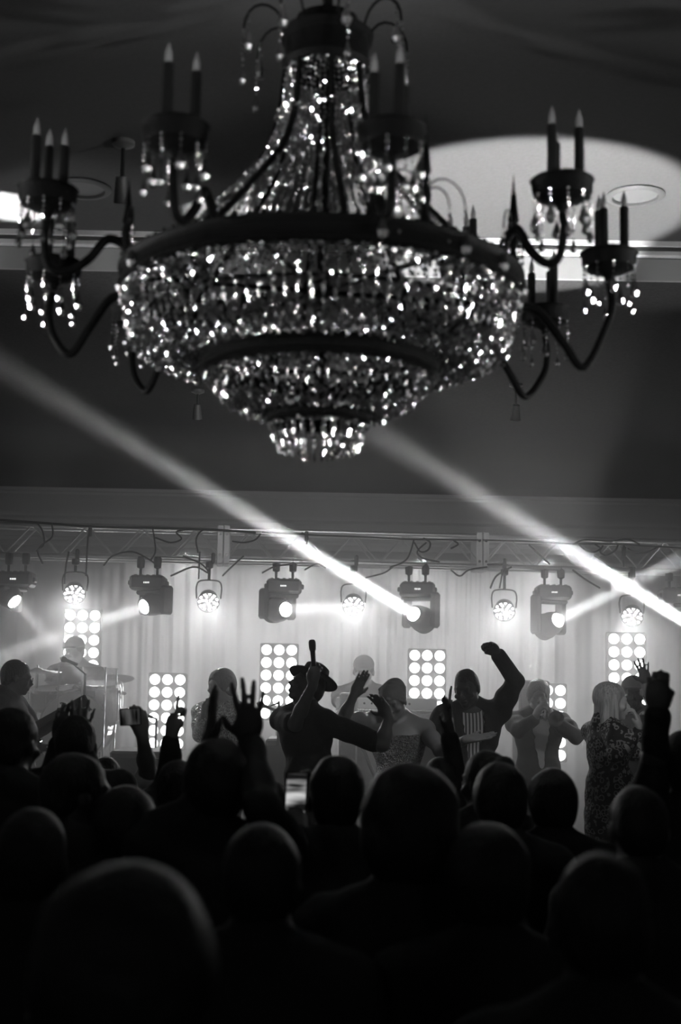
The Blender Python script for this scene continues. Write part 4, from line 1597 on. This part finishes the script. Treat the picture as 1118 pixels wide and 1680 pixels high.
fan('person raising a fist at the right edge, dark against the stage', 1122, 1262, 4.5, skin='d', vox=.009,
    L=(W(1072, 1285, 4.4), W(1079, 1168, 4.35), V(0, 0, 1), V(.3, .9, 0), 'fist'))
fan('dark figure low in front of the raised arms, bottom centre left', 430, 1450, 2.7, skin='d')
fan('dark figure low at bottom centre right', 800, 1452, 2.8, skin='d', hair='curl')
fan('dark figure at the lower left edge', 52, 1420, 2.9, skin='d')


# ================================================================== THINGS HELD
def frame_pose(o, loc, zdir, ydir=None):
    z = Vector(zdir).normalized()
    o.location = loc
    if ydir is None:
        q = z.to_track_quat('Z', 'Y')
        o.rotation_euler = q.to_euler()
    else:
        y = Vector(ydir)
        y = (y - z * y.dot(z)).normalized()
        x = y.cross(z)
        o.rotation_euler = Matrix([[x[i], y[i], z[i]] for i in range(3)]).to_euler()
    return o


# the raised microphone
a, b = P(516, 1106, 7.72), P(512, 1049, 7.72)
mic = empty('microphone', label='dark microphone held upright above the wide brimmed hat', cat='microphone')
frame_pose(mic, a, b - a)
L_ = (b - a).length
MB().lathe([(.001, -.03), (.012, -.03), (.015, L_ * .68), (.001, L_ * .68)], 16).build('handle', M['plastic'], mic)
MB().lathe([(.0155, L_ * .66), (.019, L_ * .7), (.021, L_ * .8), (.021, L_ * .93), (.014, L_ * .99), (.001, L_)], 18).build('grille', M['case'], mic)

# phones
def phone(label, c, zdir, ydir, screen_to_cam=True, w_=.074, h_=.15):
    p_ = empty('phone', label=label, cat='phone')
    frame_pose(p_, c, zdir, ydir)
    MB().box((0, 0, 0), (w_, .009, h_), .004).build('case', M['plastic'], p_)
    scr = MB().box((0, -.0052, .0), (w_ * .9, .0012, h_ * .9)).build('screen', M['screen'], p_)
    MB().lathe([(.001, 0), (.007, 0), (.007, .002), (.001, .002)], 12, (w_ * .3, .0045, h_ * .4), Matrix.Rotation(R(-90), 3, 'X')).build('camera_lens', M['chrome'], p_)
    return p_


m = bpy.data.materials.new('phone_screen')
m.use_nodes = True
nt = m.node_tree
b_ = nt.nodes['Principled BSDF']
b_.inputs['Base Color'].default_value = (.02, .02, .02, 1)
b_.inputs['Roughness'].default_value = .1
tc = nt.nodes.new('ShaderNodeTexCoord')
wv = nt.nodes.new('ShaderNodeTexNoise')
wv.inputs['Scale'].default_value = 22
mp = nt.nodes.new('ShaderNodeMapping')
mp.inputs['Scale'].default_value = (.25, 1, 1.2)
cr = nt.nodes.new('ShaderNodeValToRGB')
cr.color_ramp.elements[0].position = .42
cr.color_ramp.elements[1].position = .62
cr.color_ramp.elements[0].color = (.01, .01, .01, 1)
cr.color_ramp.elements[1].color = (.75, .75, .75, 1)
nt.links.new(tc.outputs['Object'], mp.inputs[0])
nt.links.new(mp.outputs[0], wv.inputs['Vector'])
nt.links.new(wv.outputs['Fac'], cr.inputs[0])
nt.links.new(cr.outputs[0], b_.inputs['Emission Color'])
b_.inputs['Emission Strength'].default_value = .8
M['screen'] = m
m2 = m.copy()
m2.node_tree.nodes['Principled BSDF'].inputs['Emission Strength'].default_value = .1
phone('upright phone with lit screen held beside the dark head at centre', P(486, 1302, 4.3), (.03, 0, 1), (0, 1, 0), w_=.07, h_=.14)
ph2 = phone('phone held sideways above the crowd at left', P(214, 1176, 5.52), (1, 0, .08), (.1, 1, .05), w_=.072, h_=.09)
for c_ in ph2.children:
    if c_.name.startswith('screen'):
        c_.data.materials[0] = m2

# trumpet
t0 = P(889, 1158, 9.72)
tr = empty('trumpet', label='trumpet pointed at the hall by the man in the bow tie', cat='trumpet')
frame_pose(tr, t0, (.06, -1, -.16), (0, 0, 1))
MB().tube([(0, 0, 0), (0, 0, .36)], .0058, 10).lathe([(.006, .34), (.0075, .38), (.012, .42), (.024, .455), (.055, .48), (.056, .482), (.022, .456), (.006, .4)], 28).build('bell', M['brass'], tr)
MB().tube(smooth_path([(0, 0, .02), (0, -.03, .03), (0, -.06, .06), (0, -.06, .3), (0, -.03, .34), (0, 0, .3)], 5), .0055, 8).build('tubing', M['brass'], tr)
MB().lathe([(.004, -.03), (.013, -.035), (.014, -.04), (.004, -.036), (.004, 0)], 14).build('mouthpiece', M['chrome'], tr)
for k in range(3):
    vlv = MB().lathe([(.001, -.075), (.0115, -.075), (.0115, .025), (.004, .028), (.004, .05), (.009, .052), (.001, .054)], 12, (0, 0, .14 + k * .026), Matrix.Rotation(R(-90), 3, 'X')).build('valve', M['brass'], tr)

# bow tie and spectacles as parts of their wearers
def part_at(mb, name, m, root):
    o = mb.build(name, m, root)
    o.location = -Vector(root.location)
    return o


nb, ff, rr_ = k8['nb'], k8['f'], k8['r']
bt = MB()
c = nb + ff * .085 - UP * .01
for sx in (-1, 1):
    bt.add([c + rr_ * .008 * sx + UP * .008, c + rr_ * .008 * sx - UP * .008, c + rr_ * .058 * sx - UP * .024, c + rr_ * .058 * sx + UP * .024,
            c + ff * .014 + rr_ * .008 * sx + UP * .008, c + ff * .014 + rr_ * .008 * sx - UP * .008, c + ff * .014 + rr_ * .058 * sx - UP * .02, c + ff * .014 + rr_ * .058 * sx + UP * .02],
           [(0, 1, 2, 3), (7, 6, 5, 4), (0, 4, 5, 1), (2, 6, 7, 3), (1, 5, 6, 2), (0, 3, 7, 4)])
bt.box(tuple(c + ff * .01), (.018, .018, .02), .004)
part_at(bt, 'bow_tie', M['cl_k'], r8)


def specs(k_, root):
    hp, (hr, hf, hu) = k_['hp'], k_['hrot']
    g_ = MB()
    for sx in (-1, 1):
        cc = hp(.033 * sx, .106, .0)
        pts = [cc + hr * .024 * math.cos(a) + hu * .018 * math.sin(a) for a in [2 * PI * i / 14 for i in range(15)]]
        g_.tube(pts, .0018, 5, cap=False)
        g_.tube([hp(.057 * sx, .104, .004), hp(.078 * sx, .03, .006), hp(.08 * sx, -.01, .0)], .0018, 5)
    g_.tube([hp(-.01, .108, .003), hp(.01, .108, .003)], .0018, 5)
    part_at(g_, 'spectacles', M['chrome'], root)


specs(k2, r2)
# wrist watch of the suited man, cuffs
for (k_, root, el, wr) in ((k7, r7, W(846, 1117, 8.35), W(817, 1073, 8.2)),):
    d_ = nrm(wr - el)
    c = wr - d_ * .05
    q = Vector(d_).to_track_quat('Z', 'Y').to_matrix()
    part_at(MB().lathe([(.031, -.022), (.04, -.02), (.038, .016), (.029, .018)], 20, c, q), 'shirt_cuff', M['cl_w'], root)
    part_at(MB().lathe([(.0285, .022), (.033, .024), (.033, .038), (.0285, .04)], 20, c, q), 'wrist_watch', M['chrome'], root)

# bass guitar slung on the man at the left edge
g0, g1 = P(10, 1218, 8.85), P(118, 1158, 8.75)
bs = empty('bass_guitar', label='dark electric bass guitar held at the left edge, neck pointing right', cat='guitar')
d_ = (g1 - g0).normalized()
frame_pose(bs, g0, d_, (.1, 1, .1))
out = [(0, -.17), (.1, -.19), (.16, -.1), (.15, 0), (.1, .06), (.15, .14), (.12, .22), (.04, .18), (.03, .1), (-.03, .1), (-.04, .17), (-.11, .19), (-.13, .1), (-.09, .04), (-.15, -.04), (-.16, -.12), (-.1, -.18)]
out = [(p.x, p.y) for p in smooth_path([(x, z, 0) for x, z in out] + [(0, -.17, 0)], 4)][:-1]
n_ = len(out)
bm_ = MB().add([(x, -.02, z) for x, z in out] + [(x, .02, z) for x, z in out], [tuple(range(n_))[::-1], tuple(range(n_, 2 * n_))] + [(i, (i + 1) % n_, n_ + (i + 1) % n_, n_ + i) for i in range(n_)])
bm_.build('guitar_body', M['wood'], bs)
Lg = (g1 - g0).length
MB().box((0, -.024, Lg / 2 + .03), (.05, .02, Lg - .1), .006).build('neck', M['case'], bs)
hs_ = MB().box((.012, -.02, Lg + .05), (.075, .018, .15), .008).build('headstock', M['wood'], bs)
for k in range(4):
    MB().lathe([(.001, 0), (.008, 0), (.008, .03), (.013, .035), (.013, .045), (.001, .045)], 8, (.045, -.02, Lg + .0 + k * .035), Matrix.Rotation(R(90), 3, 'Y')).build('tuning_peg', M['chrome'], hs_)
    MB().tube([(-.015 + k * .01, -.037, -.1), (-.012 + k * .008, -.037, Lg + .03 * k)], .0016, 5).build('string', M['chrome'], bs)

# ================================================================== DRUMS
RZ = .85
px0, px1 = P(45, 1200, 11).x, P(222, 1200, 11).x
rs = MB().box(((px0 + px1) / 2, 11.35, (G + RZ) / 2), (px1 - px0, 1.7, RZ - G), .01).build('drum_riser', M['stage'])
tag(rs, 'dark platform under the drum kit behind the clear screen', 'platform')
tag(MB().lathe([(.001, .0), (.17, 0), (.18, .02), (.18, .07), (.15, .09), (.001, .09)], 24, (0, 0, .47)).tube([(0, 0, 0), (0, 0, .48)], .02, 8).lathe([(.001, 0), (.2, 0), (.2, .02), (.001, .03)], 20)
    .build('drum_stool', M['plastic'], loc=(P(122, 1068, 11.4).x, 11.42, RZ)), 'round black stool the drummer sits on', 'stool')


def drum(label, px, py, Y, r, h, tiltx=0, stand=True, lugs=8, bass=False):
    c = P(px, py, Y)
    d = empty('bass_drum' if bass else 'drum', (c.x, c.y, c.z), label=label, cat='drum', group='drums behind the clear screen')
    q = Matrix.Rotation(R(90 if bass else tiltx), 3, 'X')
    MB().lathe([(r, -h / 2), (r * 1.0, h / 2)], 32, M3=q).lathe([(r * .99, h / 2), (r * .99, -h / 2)], 32, M3=q).build('shell', M['drum'], d)
    for sz in (-1, 1):
        MB().lathe([(r + .012, sz * (h / 2 - .012)), (r + .012, sz * (h / 2 + .012)), (r - .004, sz * (h / 2 + .012)), (r - .004, sz * (h / 2 - .012)), (r + .012, sz * (h / 2 - .012))], 32, M3=q).build('hoop', M['chrome'], d)
        MB().lathe([(.001, sz * (h / 2 + .003)), (r - .003, sz * (h / 2 + .003))], 32, M3=q).build('drum_head', M['skin_drum'], d)
    for k in range(lugs):
        a = 2 * PI * k / lugs
        MB().tube([q @ Vector(((r + .012) * math.cos(a), (r + .012) * math.sin(a), -h / 2)), q @ Vector(((r + .012) * math.cos(a), (r + .012) * math.sin(a), h / 2))], .005, 5).build('lug', M['chrome'], d)
    if stand:
        z = RZ - c.z
        MB().tube([(0, .0, -h / 2), (0, 0, z + .18)], .012, 8).build('stand_pole', M['chrome'], d)
        for k in range(3):
            a = 2 * PI * k / 3
            MB().tube([(0, 0, z + .25), (.22 * math.cos(a), .22 * math.sin(a), z + .01)], .009, 6).build('leg', M['chrome'], d)
    return d


drum('snare drum with a shiny rim nearest the bass player', 84, 1146, 10.95, .18, .15, 8)
drum('tom drum behind the clear screen, in front of the drummer', 124, 1148, 10.95, .15, .17, 14)
drum('tom drum nearest the right edge of the clear screen', 163, 1152, 11.0, .18, .3, 8)
drum('large bass drum facing the hall on the platform', 128, 1190, 10.9, .27, .38, bass=True, stand=False)


def cymbal(label, px, py, Y, r, tl, n=1):
    c = P(px, py, Y)
    d = empty('cymbal', (c.x, c.y, RZ), label=label, cat='cymbal', group='cymbals behind the clear screen')
    z = c.z - RZ
    q = Matrix.Rotation(R(tl), 3, 'X') @ Matrix.Rotation(R(tl * .4), 3, 'Y')
    for i in range(n):
        MB().lathe([(.001, .02), (.03, .016), (.045, .004), (r, -.012), (r, -.014), (.045, .001), (.001, .015)], 40, (0, 0, z - i * .03), q).build('cymbal_plate', M['brass'], d)
    MB().tube([(0, 0, .2), (0, 0, z + .04)], .009, 8).build('pole', M['chrome'], d)
    for k in range(3):
        a = 2 * PI * k / 3 + .5
        MB().tube([(0, 0, .32), (.24 * math.cos(a), .24 * math.sin(a), .01)], .008, 6).build('leg', M['chrome'], d)


cymbal('wide cymbal level with the top of the screen at left', 62, 1099, 11.0, .2, 4)
cymbal('cymbal right of the drummer, tilted toward the hall', 168, 1136, 10.95, .2, -10)
cymbal('pair of hi-hat cymbals left of the snare drum', 60, 1128, 11.2, .16, 2, 2)
cymbal('high cymbal above the tom nearest the right screen edge', 185, 1112, 11.6, .19, -12)

# clear acrylic drum screen, five hinged panels
s_ = empty('drum_screen', (0, 0, 0), label='clear acrylic drum screen standing around the drum kit', cat='screen')
tops = [(58, 1100), (97, 1094), (136, 1093), (174, 1095), (192, 1097)]
ys_ = [10.75, 10.6, 10.56, 10.6, 10.9]
pts = [P(px, py, Y) for (px, py), Y in zip(tops, ys_)]
for i in range(4):
    a, b = pts[i], pts[i + 1]
    ang = math.atan2(b.y - a.y, b.x - a.x)
    L_ = math.hypot(b.x - a.x, b.y - a.y)
    zt = (a.z + b.z) / 2
    z0 = RZ if i < 3 else RZ
    pn = MB().box((L_ / 2, 0, (zt + z0) / 2), (L_ - .012, .008, zt - z0), .002).build('screen_panel', M['acrylic'], s_, loc=(a.x, a.y, 0))
    pn.rotation_euler = (0, 0, ang)
    pp = MB().box((0, 0, (zt + z0) / 2), (.012, .012, zt - z0), .002).build('hinge', M['chrome'], s_, loc=(b.x, b.y, 0))

# ================================================================== BACKLINE
def speaker_box(name, label, cat, px0, px1, pyt, Y, d, m, zb=G, grille=True):
    a, b = P(px0, pyt, Y), P(px1, pyt, Y)
    w_, h_ = b.x - a.x, a.z - zb
    o = empty(name, ((a.x + b.x) / 2, Y + d / 2, zb), label=label, cat=cat)
    MB().box((0, 0, h_ / 2), (w_, d, h_), .015).build('cabinet', M[m], o)
    if grille:
        MB().box((0, -d / 2 - .006, h_ / 2), (w_ * .9, .014, h_ * .92), .004).build('grille', M['plastic'], o)
        for sx in (-1, 1):
            MB().box((sx * (w_ / 2 - .0), 0, h_ * .7), (.012, .1, .05), .004).build('handle', M['case'], o)
    return o


speaker_box('loudspeaker', 'tall dark loudspeaker below the centre left lamp panel', 'loudspeaker', 436, 484, 1212, 9.9, .45, 'case')
speaker_box('loudspeaker', 'low dark loudspeaker under the raised phone at left', 'loudspeaker', 180, 268, 1232, 9.4, .5, 'case')
speaker_box('loudspeaker', 'dark loudspeaker behind the trumpeter', 'loudspeaker', 852, 903, 1116, 10.9, .4, 'case')
speaker_box('equipment_case', 'dark equipment case behind the woman in the headwrap', 'case', 690, 745, 1212, 9.7, .5, 'plastic', grille=False)

# keyboard on its stand, and the console beside it
a, b = P(583, 1180, 10.35), P(690, 1180, 10.35)
kb = empty('keyboard', ((a.x + b.x) / 2, 10.4, G), label='white keyboard with rows of knobs in front of the capped player', cat='keyboard')
zk = a.z - G
MB().box((0, .05, zk + .03), (b.x - a.x + .3, .34, .07), .012).build('case', M['keyb'], kb)
pb = MB().box((0, .2, zk + .11), (b.x - a.x + .3, .06, .1), .01, Matrix.Rotation(R(-20), 3, 'X')).build('control_panel', M['keyb'], kb)
for k in range(9):
    MB().lathe([(.001, -.02), (.008, -.02), (.01, 0), (.001, 0)], 10, (-.3 + .06 * k, .175, zk + .12), Matrix.Rotation(R(-90), 3, 'X')).build('knob', M['black'], pb)
for k in range(30):
    MB().box((-.36 + k * .0248, -.05, zk + .07), (.0225, .14, .014), .002).build('key', M['white'], kb)
for sx in (-1, 1):
    MB().tube([(-.28 * sx, -.1, .02), (.28 * sx, .1, zk - .01)], .016, 8).build('stand_leg', M['black'], kb)
cs = speaker_box('mixer_box', 'white box with a light top left of the keyboard', 'equipment box', 558, 588, 1137, 10.15, .3, 'keyb', grille=False, zb=G)

# microphone stands
for (px, pyt, Y, bx, by, lab) in ((257, 1178, 10.2, 240, 1172, 'thin dark microphone stand before the low lamp panel'),
                                  (140, 1105, 10.3, 118, 1086, 'boom microphone stand reaching across the drummer'),
                                  (458, 1150, 9.9, 440, 1160, 'microphone stand left of the man with the hat')):
    p = P(px, pyt, Y)
    q = P(bx, by, Y)
    o = empty('microphone_stand', (p.x, Y, G), label=lab, cat='microphone stand')
    MB().tube([(0, 0, .1), (0, 0, p.z - G)], .009, 8).build('pole', M['black'], o)
    MB().tube([(.06 * (p.x - q.x), 0, p.z - G - .01), (q.x - p.x, -.05, q.z - G)], .006, 8).build('boom', M['black'], o)
    t_ = Vector((q.x - p.x, -.05, q.z - G))
    MB().lathe([(.001, -.06), (.011, -.06), (.013, .03), (.022, .045), (.024, .07), (.001, .09)], 12, t_, Matrix.Rotation(R(-70), 3, 'Y')).build('microphone', M['black'], o)
    for k in range(3):
        a = 2 * PI * k / 3 + .3
        MB().tube([(0, 0, .2), (.28 * math.cos(a), .28 * math.sin(a), .012)], .008, 6).build('leg', M['black'], o)
